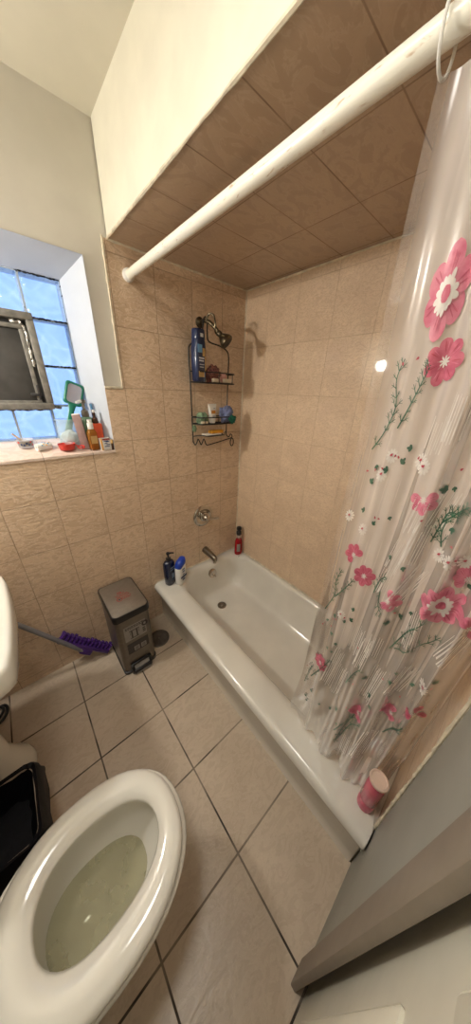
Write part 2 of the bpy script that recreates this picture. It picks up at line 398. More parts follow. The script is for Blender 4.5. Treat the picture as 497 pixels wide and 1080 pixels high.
# tiled soffit over the tub
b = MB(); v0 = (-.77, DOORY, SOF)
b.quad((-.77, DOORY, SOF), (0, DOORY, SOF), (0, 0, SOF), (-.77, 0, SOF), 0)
b.quad((-.77, DOORY, SOF), (-.77, 0, SOF), (-.77, 0, CEIL), (-.77, DOORY, CEIL), 1)
b.quad((0, DOORY, SOF), (0, DOORY, CEIL), (0, 0, CEIL), (0, 0, SOF), 1); b.quad((-.77, DOORY, CEIL), (-.77, 0, CEIL), (0, 0, CEIL), (0, DOORY, CEIL), 1)
b.quad((-.77, DOORY, SOF), (-.77, DOORY, CEIL), (0, DOORY, CEIL), (0, DOORY, SOF), 1); b.quad((-.77, 0, SOF), (0, 0, SOF), (0, 0, CEIL), (-.77, 0, CEIL), 1)
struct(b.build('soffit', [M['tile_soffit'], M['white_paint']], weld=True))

# caulk and edge strips
def strip(name, p, q, r, jag=0, m='caulk', n=40):
    P, Q = Vector(p), Vector(q); pts = []; rs = []
    for i in range(n + 1):
        pts.append(P.lerp(Q, i / n)); rs.append(r * (1 + jag * (random.random() - .5) * 2))
    return struct(MB().tube(pts, rs, 6).build(name, M[m]))
strip('trim_2', (-.001, -.001, .312), (-.001, -.001, SOF), .0045, .25)
strip('trim_3', (-.77, -.001, SOF - .001), (0, -.001, SOF - .001), .005, .3)
strip('trim_4', (-.001, 0, SOF - .001), (-.001, DOORY, SOF - .001), .005, .35)
strip('trim_5', (-.791, -.001, 1.5516), (-.791, -.001, SOF + .005), .0045, .4)
strip('trim_6', (WX1, .0, 1.552), (-.79, .0, 1.552), .006, .2)
strip('trim_7', (-.70, DOORY + .003, 0), (-.70, DOORY + .003, SOF), .005, .55, n=160)
strip('trim_8', (-.745, -.001, .313), (-.004, -.001, .313), .004, .4)
strip('trim_9', (-.002, -.004, .313), (-.002, -1.49, .313), .005, .4)
strip('trim_10', (-.772, 0, SOF), (-.772, DOORY, SOF), .004, .4)

# ------------------------------------------------------------------ glass block window
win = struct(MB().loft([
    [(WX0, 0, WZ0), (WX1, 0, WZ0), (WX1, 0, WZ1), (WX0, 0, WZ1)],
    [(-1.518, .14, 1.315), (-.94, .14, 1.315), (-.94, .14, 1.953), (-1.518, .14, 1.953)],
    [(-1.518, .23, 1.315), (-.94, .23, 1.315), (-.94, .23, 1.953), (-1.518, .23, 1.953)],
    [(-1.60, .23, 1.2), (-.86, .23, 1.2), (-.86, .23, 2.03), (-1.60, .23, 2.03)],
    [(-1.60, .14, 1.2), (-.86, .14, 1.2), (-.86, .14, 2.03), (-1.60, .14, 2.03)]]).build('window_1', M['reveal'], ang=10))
b = MB(); y0, y1 = -.006, .14
b.loft([[(WX0 - .0, y0, WZ0 - .010), (WX1 + .0, y0, WZ0 - .010), (WX1 + .0, y0, WZ0 + .001), (WX0 - .0, y0, WZ0 + .001)],
        [(-1.518, y1, 1.300), (-.94, y1, 1.300), (-.94, y1, 1.317), (-1.518, y1, 1.317)]], cap0=True, cap1=True)
b.build('window_sill', M['tile_sill'], win, ang=10)
CX_ = [-.94, -1.083, -1.228, -1.373, -1.518]; RZ = [1.953, 1.803, 1.629, 1.463, 1.315]
for i in range(4):
    for j in range(4):
        if i in (1, 2) and j in (1, 2): continue
        g = .0035
        bb = MB().box(CX_[i + 1] + g, CX_[i] - g, .142, .215, RZ[j + 1] + g, RZ[j] - g, bev=.008, seg=3)
        bb.build('glass_block', M['block'], win)
b = MB()
def bar(x0, x1, z0, z1): b.box(x0, x1, .150, .205, z0, z1)
for j, z in enumerate(RZ):
    if j == 2:
        bar(-1.083, -.94, z - .004, z + .004); bar(-1.518, -1.373, z - .004, z + .004)
    else: bar(-1.518, -.94, z - .004, z + .004)
for i, x in enumerate(CX_):
    if i == 2:
        bar(x - .004, x + .004, RZ[1], RZ[0]); bar(x - .004, x + .004, RZ[4], RZ[3])
    else: bar(x - .004, x + .004, RZ[4], RZ[0])
b.build('mortar', M['mortar'], win)
# crumbly sealant along the joints
def crumbs(mb, p, q, n, s):
    P, Q = Vector(p), Vector(q)
    for i in range(n):
        c = P.lerp(Q, (i + random.random()) / n); r = s * (.5 + random.random())
        mb.ball((c.x, c.y, c.z + (random.random() - .5) * s), r, 4, s=(1.6, .6, .8))
b = MB(); crumbs(b, (-1.08, .146, 1.455), (-1.372, .146, 1.452), 60, .008); crumbs(b, (-1.066, .146, 1.458), (-1.05, .146, 1.455), 6, .006)
b.build('sealant', M['grime'], win)
M['soot'] = simple('blackened_sealant', rgb(40, 38, 36), .9, var=.5, scale=200)
b = MB()
for z, x0, x1 in ((1.950, -1.075, -.945), (1.803, -1.075, -.945), (1.629, -1.075, -.945)): crumbs(b, (x0, .143, z), (x1, .143, z), 26, .0032)
b.build('blackened_joint', M['soot'], win)
# steel vent set into the blocks
vx0, vx1, vz0, vz1 = -1.385, -1.074, 1.452, 1.812
def ring(mb, x0, x1, z0, z1, w, ya, yb, bev=.003):
    mb.box(x0, x1, ya, yb, z1 - w, z1, bev=bev); mb.box(x0, x1, ya, yb, z0, z0 + w, bev=bev)
    mb.box(x0, x0 + w, ya, yb, z0 + w, z1 - w, bev=bev); mb.box(x1 - w, x1, ya, yb, z0 + w, z1 - w, bev=bev)
b = MB(); ring(b, vx0, vx1, vz0, vz1, .026, .10, .215); fr = b.build('vent_frame', M['vent_frame'], win)
b = MB(); ring(b, vx0 + .04, vx1 - .04, vz0 + .02, vz1 - .042, .016, .118, .20); b.build('vent_sash', M['vent_frame'], fr)
b = MB(); b.box(vx0 + .024, vx1 - .024, .135, .2, vz0 + .024, vz1 - .024); b.box(vx0 + .05, vx1 - .05, .128, .14, vz0 + .03, vz1 - .052, bev=.002)
b.build('vent_screen', M['vent_dark'], fr)
b = MB(); pts = []
for i in range(60):
    tt = i / 59; L = [(vx1 - .075, vz1 - .034), (vx1 - .044, vz1 - .036), (vx1 - .034, vz1 - .06), (vx1 - .036, vz1 - .19)]
    s = tt * 3; k = min(int(s), 2); u = s - k
    x = L[k][0] + (L[k + 1][0] - L[k][0]) * u; z = L[k][1] + (L[k + 1][1] - L[k][1]) * u
    pts.append((x + random.uniform(-.002, .002), .120 + random.uniform(-.003, .003), z))
b.tube(pts, [.004 + .004 * random.random() for _ in pts], 7); lab(b.build('foil_tape', M['foil'], fr), 'crumpled silver foil tape')
b = MB(); b.box(vx1 - .075, vx1 - .035, .106, .125, vz0 + .055, vz0 + .066, bev=.003); b.box(vx1 - .05, vx1 - .04, .106, .122, vz0 + .04, vz0 + .1, bev=.003)
b.build('vent_latch', M['dark_plastic'], fr)

# ------------------------------------------------------------------ bathtub
tub = thing('bathtub', 'white enamelled bathtub built in between the tiled walls', 'bathtub', (0, 0, 0))
Ye = DOORY + .005
S = [(-.7235, -.003, Ye, -.003, .004, 0), (-.7245, -.003, Ye, -.003, .004, .183), (-.734, -.003, Ye, -.003, .004, .192), (-.739, -.003, Ye, -.003, .004, .204), (-.740, -.003, Ye, -.003, .004, .226), (-.754, -.003, Ye, -.003, .004, .243), (-.763, -.003, Ye, -.003, .004, .262),
     (-.7655, -.003, Ye, -.003, .004, .278), (-.763, -.003, Ye, -.003, .004, .293), (-.755, -.003, Ye, -.003, .004, .304), (-.742, -.003, Ye, -.003, .005, .3095), (-.725, -.004, Ye, -.004, .006, .311),
     (-.66, -.020, Ye + .04, -.055, .09, .311), (-.637, -.026, Ye + .06, -.07, .10, .309), (-.617, -.034, Ye + .075, -.08, .11, .301), (-.604, -.042, Ye + .09, -.088, .115, .285), (-.590, -.052, Ye + .11, -.096, .12, .25),
     (-.565, -.082, Ye + .17, -.120, .12, .17), (-.540, -.115, Ye + .22, -.145, .12, .11), (-.520, -.138, Ye + .25, -.165, .115, .088), (-.495, -.165, Ye + .29, -.195, .10, .077), (-.44, -.22, Ye + .4, -.26, .07, .073)]
b = MB().loft([rrect(*s, k=7, side=10) for s in S], cap1=True)
b.build('tub_shell', M['porcelain_worn'], tub, ang=60)
b = MB().lathe([(.036, 0), (.036, .006), (.030, .010), (.012, .011), (.0005, .010)], 24, axis='y')
ov = b.build('overflow_plate', M['chrome'], tub); ov.location = (-.330, -.1005, .252); ov.rotation_euler = (math.radians(-18), 0, 0)
b = MB().tube([(0, 0, 0), (.004, -.012, -.008), (.010, -.020, -.026)], [.006, .005, .004], 8); b.build('overflow_lever', M['chrome'], ov).location = (0, -.008, -.004)
b = MB().lathe([(.034, 0), (.034, .003), (.027, .005), (.024, .001), (.014, .001), (.014, .006), (.010, .010), (.0005, .011)], 24)
dr = b.build('tub_drain', M['nickel'], tub); dr.location = (-.368, -.278, .0735)

# tub spout
sp = thing('tub_spout', 'chrome tub spout on the tiled end wall above the rim', 'faucet', (-.326, 0, .418))
b = MB().loft([[(math.cos(2 * PI * i / 20) * rx, y, z + math.sin(2 * PI * i / 20) * rz) for i in range(20)] for y, z, rx, rz in
     ((0.0, 0, .028, .028), (-.012, 0, .029, .029), (-.03, -.001, .027, .027), (-.07, -.006, .024, .024), (-.10, -.010, .022, .023), (-.125, -.016, .021, .026), (-.139, -.020, .018, .024), (-.146, -.022, .010, .015))], cap0=True, cap1=True)
b.build('spout_body', M['nickel'], sp)
b = MB().lathe([(.014, -.052), (.015, -.03), (.013, -.015)], 14, c=(0, -.128, 0)); b.build('spout_outlet', M['chrome'], sp)
# mixing valve
va = thing('shower_valve', 'round chrome shower valve with a single lever on the tiled wall', 'faucet', (-.341, 0, .722))
b = MB().lathe([(.082, 0), (.082, .006), (.074, .013), (.060, .015), (.052, .012), (.034, .013), (.032, .026), (.02, .03)], 40, axis='y'); b.build('escutcheon', M['chrome'], va)
b = MB().lathe([(.024, .026), (.026, .034), (.024, .055), (.016, .064), (.002, .066)], 24, axis='y')
h = b.build('handle_hub', M['chrome'], va)
b = MB().tube([(0, -.045, 0), (.03, -.062, -.006), (.06, -.072, -.010), (.088, -.074, -.012)], [.010, .010, .009, .010], 10); b.build('lever', M['chrome'], va)
# shower arm and head
sh = thing('wall_shower', 'dark weathered shower head on a short bent arm above the wire caddy', 'shower head', (-.335, 0, 1.885))
b = MB().lathe([(.026, 0), (.026, .004), (.016, .012), (.011, .016)], 24, axis='y'); b.build('arm_flange', M['bronze'], sh)
b = MB().tube(smooth_path([(0, 0, 0), (.004, -.04, .004), (.016, -.075, -.008), (.034, -.10, -.034), (.044, -.112, -.052)], 5), .0095, 12); b.build('shower_arm', M['bronze'], sh)
b = MB(); hd = MB().lathe([(.006, -.012), (.013, -.006), (.015, .006), (.013, .016), (.020, .026), (.030, .040), (.036, .052), (.037, .064), (.033, .068)], 28)
face = MB().lathe([(.033, .067), (.024, .066), (.022, .069), (.010, .069), (.008, .064), (.0005, .064)], 28)
for ii in range(3):
    for k in range(6 + 5 * ii):
        a = 2 * PI * k / (6 + 5 * ii); rr = .012 + .0072 * ii; face.ball((rr * math.cos(a), rr * math.sin(a), .0685), .0016, 4)
d = Vector((.42, -.62, -.66)).normalized(); Rm = d.to_track_quat('Z', 'Y').to_matrix().to_4x4(); Rm.translation = (.044, -.112, -.052)
b.merge(hd, Rm); b.build('spray_head', M['bronze'], sh); b = MB().merge(face, Rm); b.build('spray_face', M['black_plastic'], sh)
b = MB().tube(smooth_path([(.004, -.055, .006), (.010, -.075, .030), (.024, -.095, .020), (.026, -.105, -.015), (.030, -.10, -.045), (.045, -.10, -.06)], 5), .005, 8)
b.build('diverter_hook', M['bronze'], sh)

# shower rod
rod = thing('shower_rod', 'white shower curtain rod with brown stains fixed across the tub alcove', 'curtain rod', (-.703, 0, 1.992))
b = MB().tube([(0, -.004, 0), (0, -.5, 0), (0, -1.0, 0), (0, DOORY + .02, 0)], .0165, 24); b.build('rod_tube', M['rod'], rod)
for yy, s in ((0, 1), (DOORY + .008, -1)):
    b = MB().lathe([(.023, 0), (.024, .005), (.023, .018), (.019, .021), (.017, .022)], 24, axis='y')
    e = b.build('end_cap', M['white_plastic'], rod); e.location = (0, yy, 0); e.rotation_euler = (0, 0, 0 if s > 0 else PI)

# ------------------------------------------------------------------ wall lamp over the sink (out of the photograph on the left)
lampt = thing('wall_lamp', 'small white globe wall lamp over the sink', 'lamp', (ROOMX, -.12, 1.85))
b = MB().lathe([(.05, 0), (.05, .012), (.025, .02), (.02, .05), (.028, .055)], 24, axis='x'); b.build('lamp_base', M['white_plastic'], lampt)
t = NT('lamp_globe_light'); em = t.n('ShaderNodeEmission'); em.inputs[0].default_value = (1, .95, .87, 1); em.inputs[1].default_value = LAMP
t.l(em.outputs[0], t.out.inputs[0]); M['globe'] = t.mat
b = MB().ball((.098, 0, 0), .045, 14); b.build('globe', M['globe'], lampt)

# ------------------------------------------------------------------ shower curtain
def fold(y, z):
    q = max(0, min(1, (-y - 1.125) / .355))
    amp = .005 + .012 * sstep(.25, .75, q)
    lo = sstep(.75, .35, z)
    ph = 2 * PI * (4.4 * q ** 1.2) + .35 * math.sin(3.1 * z + 1)
    x = amp * math.sin(ph) + .35 * amp * math.sin(2.3 * ph + 2 * z) + .004 * math.sin(19 * q + 2.2 * z)
    x += lo * (.010 * math.sin(40 * y + 14 * z) + .006 * math.sin(23 * z + 61 * y))
    xc = -.652 - .047 * sstep(1.45, 1.97, z) - .022 * sstep(.62, .33, z) * sstep(.1, .7, q)
    xc += .05 * sstep(.62, .45, z) * sstep(.72, .92, q)
    return xc + x
def hem(y): 
    return .327 + .008 * math.sin(55 * y) + .006 * math.sin(131 * y)
def edgeshift(z): return -.012 * sstep(1.5, 1.95, z) + .012 * sstep(.7, .33, z)
cur = thing('shower_curtain', 'milky see-through vinyl shower curtain printed with pink flowers, hanging from the rod', 'shower curtain', (0, 0, 0))
b = MB(); NY, NZ = 150, 130
def cpt(i, j):
    q = i / NY; y = -1.125 - .352 * q; tz = j / NZ
    z = hem(y) + (1.955 - hem(y)) * tz
    yy = y + edgeshift(z) * (1 - q)
    return (fold(yy, z), yy, z)
vv = [cpt(i, j) for j in range(NZ + 1) for i in range(NY + 1)]
ff = [(j * (NY + 1) + i, j * (NY + 1) + i + 1, (j + 1) * (NY + 1) + i + 1, (j + 1) * (NY + 1) + i) for j in range(NZ) for i in range(NY)]
b.add(vv, ff, 0)
# flower print: flat shapes laid on the cloth, the same surface a hair in front of it
YMAX, YMIN = -1.132, -1.474
def put(poly_strips, mi, lay):
    """poly_strips: list of strips, each a list of (left,right) pairs in (y,z)"""
    for stp in poly_strips:
        v = []; ok = []
        for L_, R_ in stp:
            for k in range(3):
                y = L_[0] + (R_[0] - L_[0]) * k / 2; z = L_[1] + (R_[1] - L_[1]) * k / 2
                ok.append(YMIN < y < YMAX + .0 and .335 < z < 1.94)
                y = max(YMIN, min(YMAX, y)); z = max(.335, min(1.94, z))
                v.append((fold(y, z) - .0022 - .0005 * lay, y, z))
        f = []
        for i in range(len(stp) - 1):
            for k in range(2):
                q = (i * 3 + k, i * 3 + k + 1, i * 3 + k + 4, i * 3 + k + 3)
                if all(ok[j] for j in q): f.append(q)
        if f: b.add(v, f, mi)
def petal(c, a, r0, r1, w, sz, shape=.55):
    da, dn = (math.cos(a), math.sin(a)), (-math.sin(a), math.cos(a)); S_ = []
    for i in range(13):
        t_ = (i / 12) ** .8; ww = w * ((.22 + .78 * sstep(0, .6, t_)) if t_ < .62 else math.sqrt(max(.003, 1 - ((t_ - .62) / .38) ** 2)))
        r = r0 + (r1 - r0) * t_
        m = (c[0] + da[0] * r, c[1] + da[1] * r * sz); o_ = (dn[0] * ww, dn[1] * ww * sz)
        S_.append(((m[0] - o_[0], m[1] - o_[1]), (m[0] + o_[0], m[1] + o_[1])))
    return S_
def flower(y, z, r, n, mi, kind, rot, sz=1.35):
    rng = range(n)
    if kind == 'half': rot0, span = rot, PI * 1.15
    else: rot0, span = rot, 2 * PI
    for k in rng:
        a = rot0 + span * k / (n if kind != 'half' else max(n - 1, 1))
        put([petal((y, z), a, r * .12, r * (.94 + .12 * random.random()), r * (2.6 / n if kind != 'half' else .38) * .86, sz, .42)], mi, k % 3)
        put([petal((y, z), a, r * .35, r * .85, r * .025, sz)], 2 if mi == 1 else 5, 4)
        put([petal((y, z), a + .2, r * .4, r * .8, r * .02, sz)], 2 if mi == 1 else 1, 4)
    if kind == 'big':
        for k in range(14):
            a = 2 * PI * k / 14 + .1; put([petal((y, z), a, r * .1, r * (.38 + .2 * random.random()), r * .085, sz)], 3, 5)
        for k in range(6): put([petal((y, z), k * PI / 3, 0, r * .2, r * .1, sz)], 2, 6)
    else:
        for k in range(8): put([petal((y, z), k * PI / 4, 0, r * .26, r * .04, sz)], 3, 5)
def line(pts, w, mi, lay=2):
    P = [Vector((p[0], p[1], 0)) for p in pts]; P = smooth_path(P, 6) if len(P) > 2 else [P[0].lerp(P[1], i / 8) for i in range(9)]
    S_ = []
    for i, p in enumerate(P):
        d_ = (P[min(i + 1, len(P) - 1)] - P[max(i - 1, 0)]).normalized(); n_ = Vector((-d_.y, d_.x, 0)) * w * (1 - .4 * i / len(P))
        S_.append(((p.x - n_.x, p.y - n_.y), (p.x + n_.x, p.y + n_.y)))
    put([S_], mi, lay)
def sprig(pts, mi):
    line(pts, .0015, mi)
    P = smooth_path([Vector((p[0], p[1], 0)) for p in pts], 6); n = len(P)
    for i in range(2, n - 1, 2):
        d_ = (P[i + 1] - P[i - 1]).normalized(); a = math.atan2(d_.y, d_.x)
        for s in (1, -1):
            if random.random() < .2: continue
            L_ = .016 * (.6 + .7 * random.random()); aa = a + s * (.75 + .3 * random.random())
            e = (P[i].x + L_ * .7 * math.cos(aa), P[i].y + L_ * 1.3 * math.sin(aa)); line([(P[i].x, P[i].y), e], .0009, mi, 3)
            m_ = ((P[i].x + e[0]) / 2, (P[i].y + e[1]) / 2)
            for s2 in (.6, -.6): line([m_, (m_[0] + L_ * .35 * math.cos(aa + s2), m_[1] + L_ * .6 * math.sin(aa + s2))], .0005, mi, 3)
def leaf(y, z, s, a, mi):
    for da in (-.7, 0, .7): put([petal((y, z), a + da, 0, s * (1 if da == 0 else .75), s * .22, 1.5)], mi, 3)
FLOWERS=[
(-1.221, 1.711, 0.046, 6, 1, 'big'),(-1.246, 1.618, 0.024, 7, 2, 'plain'),(-1.291, 1.372, 0.028, 5, 1, 'half'),(-1.389, 1.153, 0.04, 8, 1, 'big'),(-1.189, 1.177, 0.03, 5, 2, 'half'),(-1.227, 1.129, 0.031, 7, 2, 'plain'),(-1.299, 1.104, 0.027, 5, 1, 'half'),(-1.182, 0.725, 0.051, 8, 2, 'plain'),(-1.332, 0.633, 0.035, 6, 1, 'half'),(-1.407, 1.234, 0.023, 6, 1, 'half'),(-1.443, 1.141, 0.028, 6, 1, 'half'),(-1.439, 0.835, 0.021, 3, 2, 'half'),(-1.235, 1.74, 0.017, 5, 2, 'half'),(-1.4, 0.745, 0.026, 5, 1, 'half'),]
SPRIGS= [[(-1.162, 1.45), (-1.179, 1.493), (-1.188, 1.54), (-1.176, 1.591), (-1.183, 1.625)], [(-1.202, 1.501), (-1.214, 1.55), (-1.223, 1.59), (-1.228, 1.613)], [(-1.15, 0.947), (-1.167, 1.018), (-1.162, 1.069), (-1.169, 1.114)], [(-1.169, 1.012), (-1.192, 1.065), (-1.207, 1.106)], [(-1.259, 1.092), (-1.265, 1.14), (-1.276, 1.163)], [(-1.326, 1.279), (-1.33, 1.32), (-1.335, 1.354), (-1.355, 1.356)], [(-1.346, 1.28), (-1.337, 1.31), (-1.337, 1.338)], [(-1.337, 0.951), (-1.359, 1.051), (-1.38, 1.108)], [(-1.346, 0.964), (-1.388, 1.021), (-1.414, 1.068)], [(-1.161, 0.617), (-1.192, 0.711), (-1.211, 0.773)], [(-1.273, 0.733), (-1.285, 0.797), (-1.299, 0.836)], [(-1.31, 0.474), (-1.326, 0.553), (-1.351, 0.608)], [(-1.291, 0.492), (-1.31, 0.562), (-1.338, 0.609)], [(-1.404, 0.648), (-1.426, 0.731), (-1.434, 0.768)], [(-1.331, 1.329), (-1.348, 1.359), (-1.361, 1.383)], [(-1.325, 0.61), (-1.311, 0.528), (-1.307, 0.455)], [(-1.142, 0.558), (-1.147, 0.623), (-1.155, 0.67)], [(-1.275, 1.117), (-1.282, 1.074), (-1.297, 1.054)]]
DAISIES= [(-1.207, 1.444), (-1.198, 1.4), (-1.261, 1.444), (-1.27, 1.434), (-1.37, 1.266), (-1.391, 1.27), (-1.349, 1.261), (-1.192, 1.256), (-1.152, 1.279), (-1.202, 0.971), (-1.429, 0.927)]
DOTS= [(-1.166, 1.401), (-1.182, 1.407), (-1.196, 1.415), (-1.255, 1.45), (-1.268, 1.436), (-1.213, 1.445), (-1.22, 1.445), (-1.326, 1.441), (-1.378, 1.273), (-1.362, 1.298), (-1.211, 1.298), (-1.22, 1.297), (-1.183, 0.934), (-1.183, 0.905), (-1.156, 0.888), (-1.193, 0.943), (-1.213, 0.965), (-1.318, 1.068), (-1.302, 1.331), (-1.182, 1.616), (-1.204, 1.624), (-1.16, 0.744), (-1.139, 0.646), (-1.401, 0.825), (-1.352, 0.847), (-1.294, 0.761), (-1.301, 0.643), (-1.442, 0.941), (-1.272, 0.899)]
LEAVES= [(-1.239, 1.466), (-1.228, 1.432), (-1.181, 1.419), (-1.208, 1.413), (-1.178, 1.374), (-1.239, 1.31), (-1.184, 1.305), (-1.21, 1.277), (-1.326, 1.406), (-1.319, 1.398), (-1.267, 1.211), (-1.301, 1.212), (-1.231, 1.007), (-1.228, 0.963), (-1.19, 0.886), (-1.219, 0.951), (-1.183, 0.946), (-1.166, 0.919), (-1.317, 1.034), (-1.328, 1.055), (-1.346, 1.096), (-1.21, 0.81), (-1.189, 0.81), (-1.21, 0.855), (-1.344, 0.745), (-1.35, 0.704), (-1.369, 0.882), (-1.377, 0.917), (-1.44, 0.96), (-1.409, 0.896), (-1.256, 0.533), (-1.271, 0.58), (-1.216, 0.524), (-1.294, 0.528), (-1.161, 0.504), (-1.178, 0.571), (-1.174, 0.479), (-1.411, 1.215), (-1.35, 1.329), (-1.318, 0.803)]
HATCH= [[(-1.212, 0.652), (-1.228, 0.83)], [(-1.246, 0.628), (-1.255, 0.769)], [(-1.286, 0.83), (-1.291, 0.939)], [(-1.258, 0.862), (-1.26, 0.966)], [(-1.33, 0.714), (-1.338, 0.851)], [(-1.371, 0.45), (-1.382, 0.624)], [(-1.338, 0.415), (-1.336, 0.51)], [(-1.276, 1.177), (-1.286, 1.263)], [(-1.303, 1.208), (-1.308, 1.31)], [(-1.305, 1.092), (-1.337, 1.217)], [(-1.427, 1.017), (-1.443, 1.121)], [(-1.369, 1.004), (-1.361, 1.109)], [(-1.272, 1.114), (-1.28, 1.194)], [(-1.293, 1.482), (-1.293, 1.562)], [(-1.273, 1.461), (-1.274, 1.522)], [(-1.305, 0.895), (-1.306, 0.97)], [(-1.33, 0.714), (-1.339, 0.865)], [(-1.381, 0.822), (-1.397, 0.938)], [(-1.323, 1.316), (-1.333, 1.402)], [(-1.285, 1.299), (-1.29, 1.368)]]

for i, (y, z, r, n, mi, kd) in enumerate(FLOWERS):
    r = {'big': .040, 'plain': .025, 'half': .024}[kd] * (1.12 if z > 1.5 else 1)
    if i == 12: continue
    if i == 0: flower(y, z, .029, n, mi, kd, .5, 2.1)
    else: flower(y, z, r, n, mi, kd, i * 1.3)
for i, s in enumerate(SPRIGS): sprig(s, 4 if i % 3 else 4)
for i, (y, z) in enumerate(DAISIES):
    for k in range(11): put([petal((y, z), 2 * PI * k / 11 + i, .002, .0115, .0019, 1.45)], 3, k % 2)
    put([petal((y, z), 1, 0, .004, .003, 1.4)], 5, 4)
for i, (y, z) in enumerate(DOTS): put([petal((y, z), i * 1.7, -.0025, .0030, .0017, 1.4)], 5, 5)
for i, (y, z) in enumerate(LEAVES): leaf(y, z,   .007 + .004 * random.random(), i * 2.1, 4)
for (p, q) in HATCH:
    for k in range(7):
        o_ = (k - 3) * .0045 + random.uniform(-.001, .001); e = random.uniform(-.012, .012)
        line([(p[0] + o_, p[1] + e), (q[0] + o_, q[1] + e)], .0008 * (.5 + random.random()), 3, 1)
cb = b.build('curtain_sheet', PR, cur, ang=180)
for i in range(8):
    y = -1.14 - .046 * i
    MB().tube([(-.703 + .026 * math.cos(a), y, 1.985 + .034 * math.sin(a)) for a in [2 * PI * k / 20 for k in range(20)]], .0022, 6, closed=True).build('curtain_ring', M['white_plastic'], cur)

# ------------------------------------------------------------------ pedestal sink
sk = thing('pedestal_sink', 'white pedestal sink with clipped front corners beside the broom', 'sink', (0, 0, 0))
def sink_loop(off, z, depth=0):
    base = [(-1.895, -.735), (-1.75, -.735), (-1.57, -.735), (-1.545, -.728), (-1.450, -.680), (-1.434, -.664), (-1.424, -.60), (-1.419, -.51), (-1.417, -.42), (-1.419, -.33), (-1.424, -.24), (-1.434, -.176), (-1.450, -.160), (-1.545, -.112), (-1.57, -.105), (-1.75, -.105), (-1.895, -.105), (-1.895, -.3), (-1.895, -.42), (-1.895, -.54)]
    cx, cy = -1.66, -.42; out = []
    for x, y in base:
        d_ = Vector((x - cx, y - cy)); L_ = d_.length; d_ = d_ * max(.03, (L_ - off)) / L_
        out.append((max(cx + d_.x, -1.897), cy + d_.y, z))
    return out
b = MB().loft([sink_loop(.22, .66), sink_loop(.14, .70), sink_loop(.05, .745), sink_loop(.012, .765), sink_loop(.002, .775), sink_loop(0, .80), sink_loop(.001, .838), sink_loop(.006, .848), sink_loop(.014, .851),
               sink_loop(.036, .849), sink_loop(.042, .843), sink_loop(.075, .838), sink_loop(.095, .80), sink_loop(.15, .74), sink_loop(.22, .72)], cap0=True, cap1=True)
b.build('basin', M['porcelain'], sk, ang=50)
def ell(cx, cy, rx, ry, z, n=28): return [(cx + rx * math.cos(2 * PI * i / n), cy + ry * math.sin(2 * PI * i / n), z) for i in range(n)]
b = MB().loft([ell(-1.685, -.40, .135, .108, 0), ell(-1.685, -.40, .137, .110, .02), ell(-1.685, -.40, .130, .104, .05), ell(-1.687, -.40, .105, .088, .09), ell(-1.69, -.40, .085, .076, .16), ell(-1.69, -.40, .078, .070, .35), ell(-1.69, -.40, .085, .078, .55), ell(-1.68, -.41, .12, .11, .70)], cap0=True, cap1=True)
b.build('pedestal', M['porcelain'], sk, ang=60)
b = MB().tube(smooth_path([(-1.84, -.42, .845), (-1.84, -.42, .93), (-1.80, -.42, .965), (-1.73, -.42, .955), (-1.70, -.42, .925)], 6), .012, 12); b.build('sink_faucet', M['chrome'], sk)
for yy in (-.52, -.32):
    b = MB().lathe([(.022, .84), (.022, .85), (.010, .855), (.010, .885), (.026, .888), (.026, .906), (.01, .912)], 16, c=(-1.84, yy, 0)); b.build('tap_handle', M['chrome'], sk)
# black cord on the floor under the sink
b = MB().tube(smooth_path([(-1.80, -.03, .10), (-1.72, -.04, .012), (-1.655, -.05, .010), (-1.645, -.10, .010), (-1.68, -.14, .009), (-1.74, -.13, .009), (-1.76, -.08, .022), (-1.70, -.045, .030), (-1.657, -.075, .022), (-1.675, -.12, .022), (-1.72, -.15, .022), (-1.80, -.10, .03)], 6), .0065, 8)
tag(b.build('black_cord', M['black_plastic']), 'black cord looped on the floor under the sink by the wall', 'cord')

# ------------------------------------------------------------------ toilet
to = thing('toilet', 'white toilet with its seat down and lid up', 'toilet', (0, 0, 0))
TY = -1.045
def egg(cx, lf, lb, w, z, n=40, p=2.25):
    L_ = []
    for i in range(n):
        a = 2 * PI * i / n; c_, s_ = math.cos(a), math.sin(a)
        c2 = math.copysign(abs(c_) ** (2 / p), c_); s2 = math.copysign(abs(s_) ** (2 / p), s_)
        L_.append((cx + (lf if c_ > 0 else lb) * c2, TY + w * s2, z))
    return L_
b = MB().loft([egg(-1.50, .17, .20, .105, 0), egg(-1.50, .172, .20, .107, .02), egg(-1.50, .155, .20, .098, .06), egg(-1.50, .16, .20, .10, .16), egg(-1.46, .19, .22, .13, .26), egg(-1.42, .23, .24, .165, .33), egg(-1.40, .243, .24, .181, .365), egg(-1.40, .246, .24, .184, .382), egg(-1.40, .240, .24, .180, .390),
               egg(-1.40, .20, .16, .135, .390), egg(-1.40, .192, .15, .128, .380), egg(-1.41, .18, .14, .118, .33), egg(-1.42, .14, .12, .09, .26), egg(-1.43, .10, .10, .065, .22), egg(-1.44, .06, .06, .04, .19)], cap0=True, cap1=True)
bowl = b.build('bowl', M['porcelain'], to, ang=60)
b = MB().loft([egg(-1.42, .142, .115, .085, .262), egg(-1.42, .02, .02, .01, .2621)], cap1=True); b.build('bowl_water', M['water'], bowl)
so, si = (-1.40, .233, .215, .180), (-1.395, .165, .130, .100)
def seatloop(t_, z): return egg(*[a + (c - a) * t_ for a, c in zip(so, si)], z)
b = MB().loft([seatloop(.03, .394), seatloop(0, .402), seatloop(.04, .412), seatloop(.18, .419), seatloop(.45, .421), seatloop(.75, .417), seatloop(.93, .410), seatloop(1, .402), seatloop(.97, .396), seatloop(.03, .394)])
b.build('toilet_seat', M['porcelain'], to, ang=70)
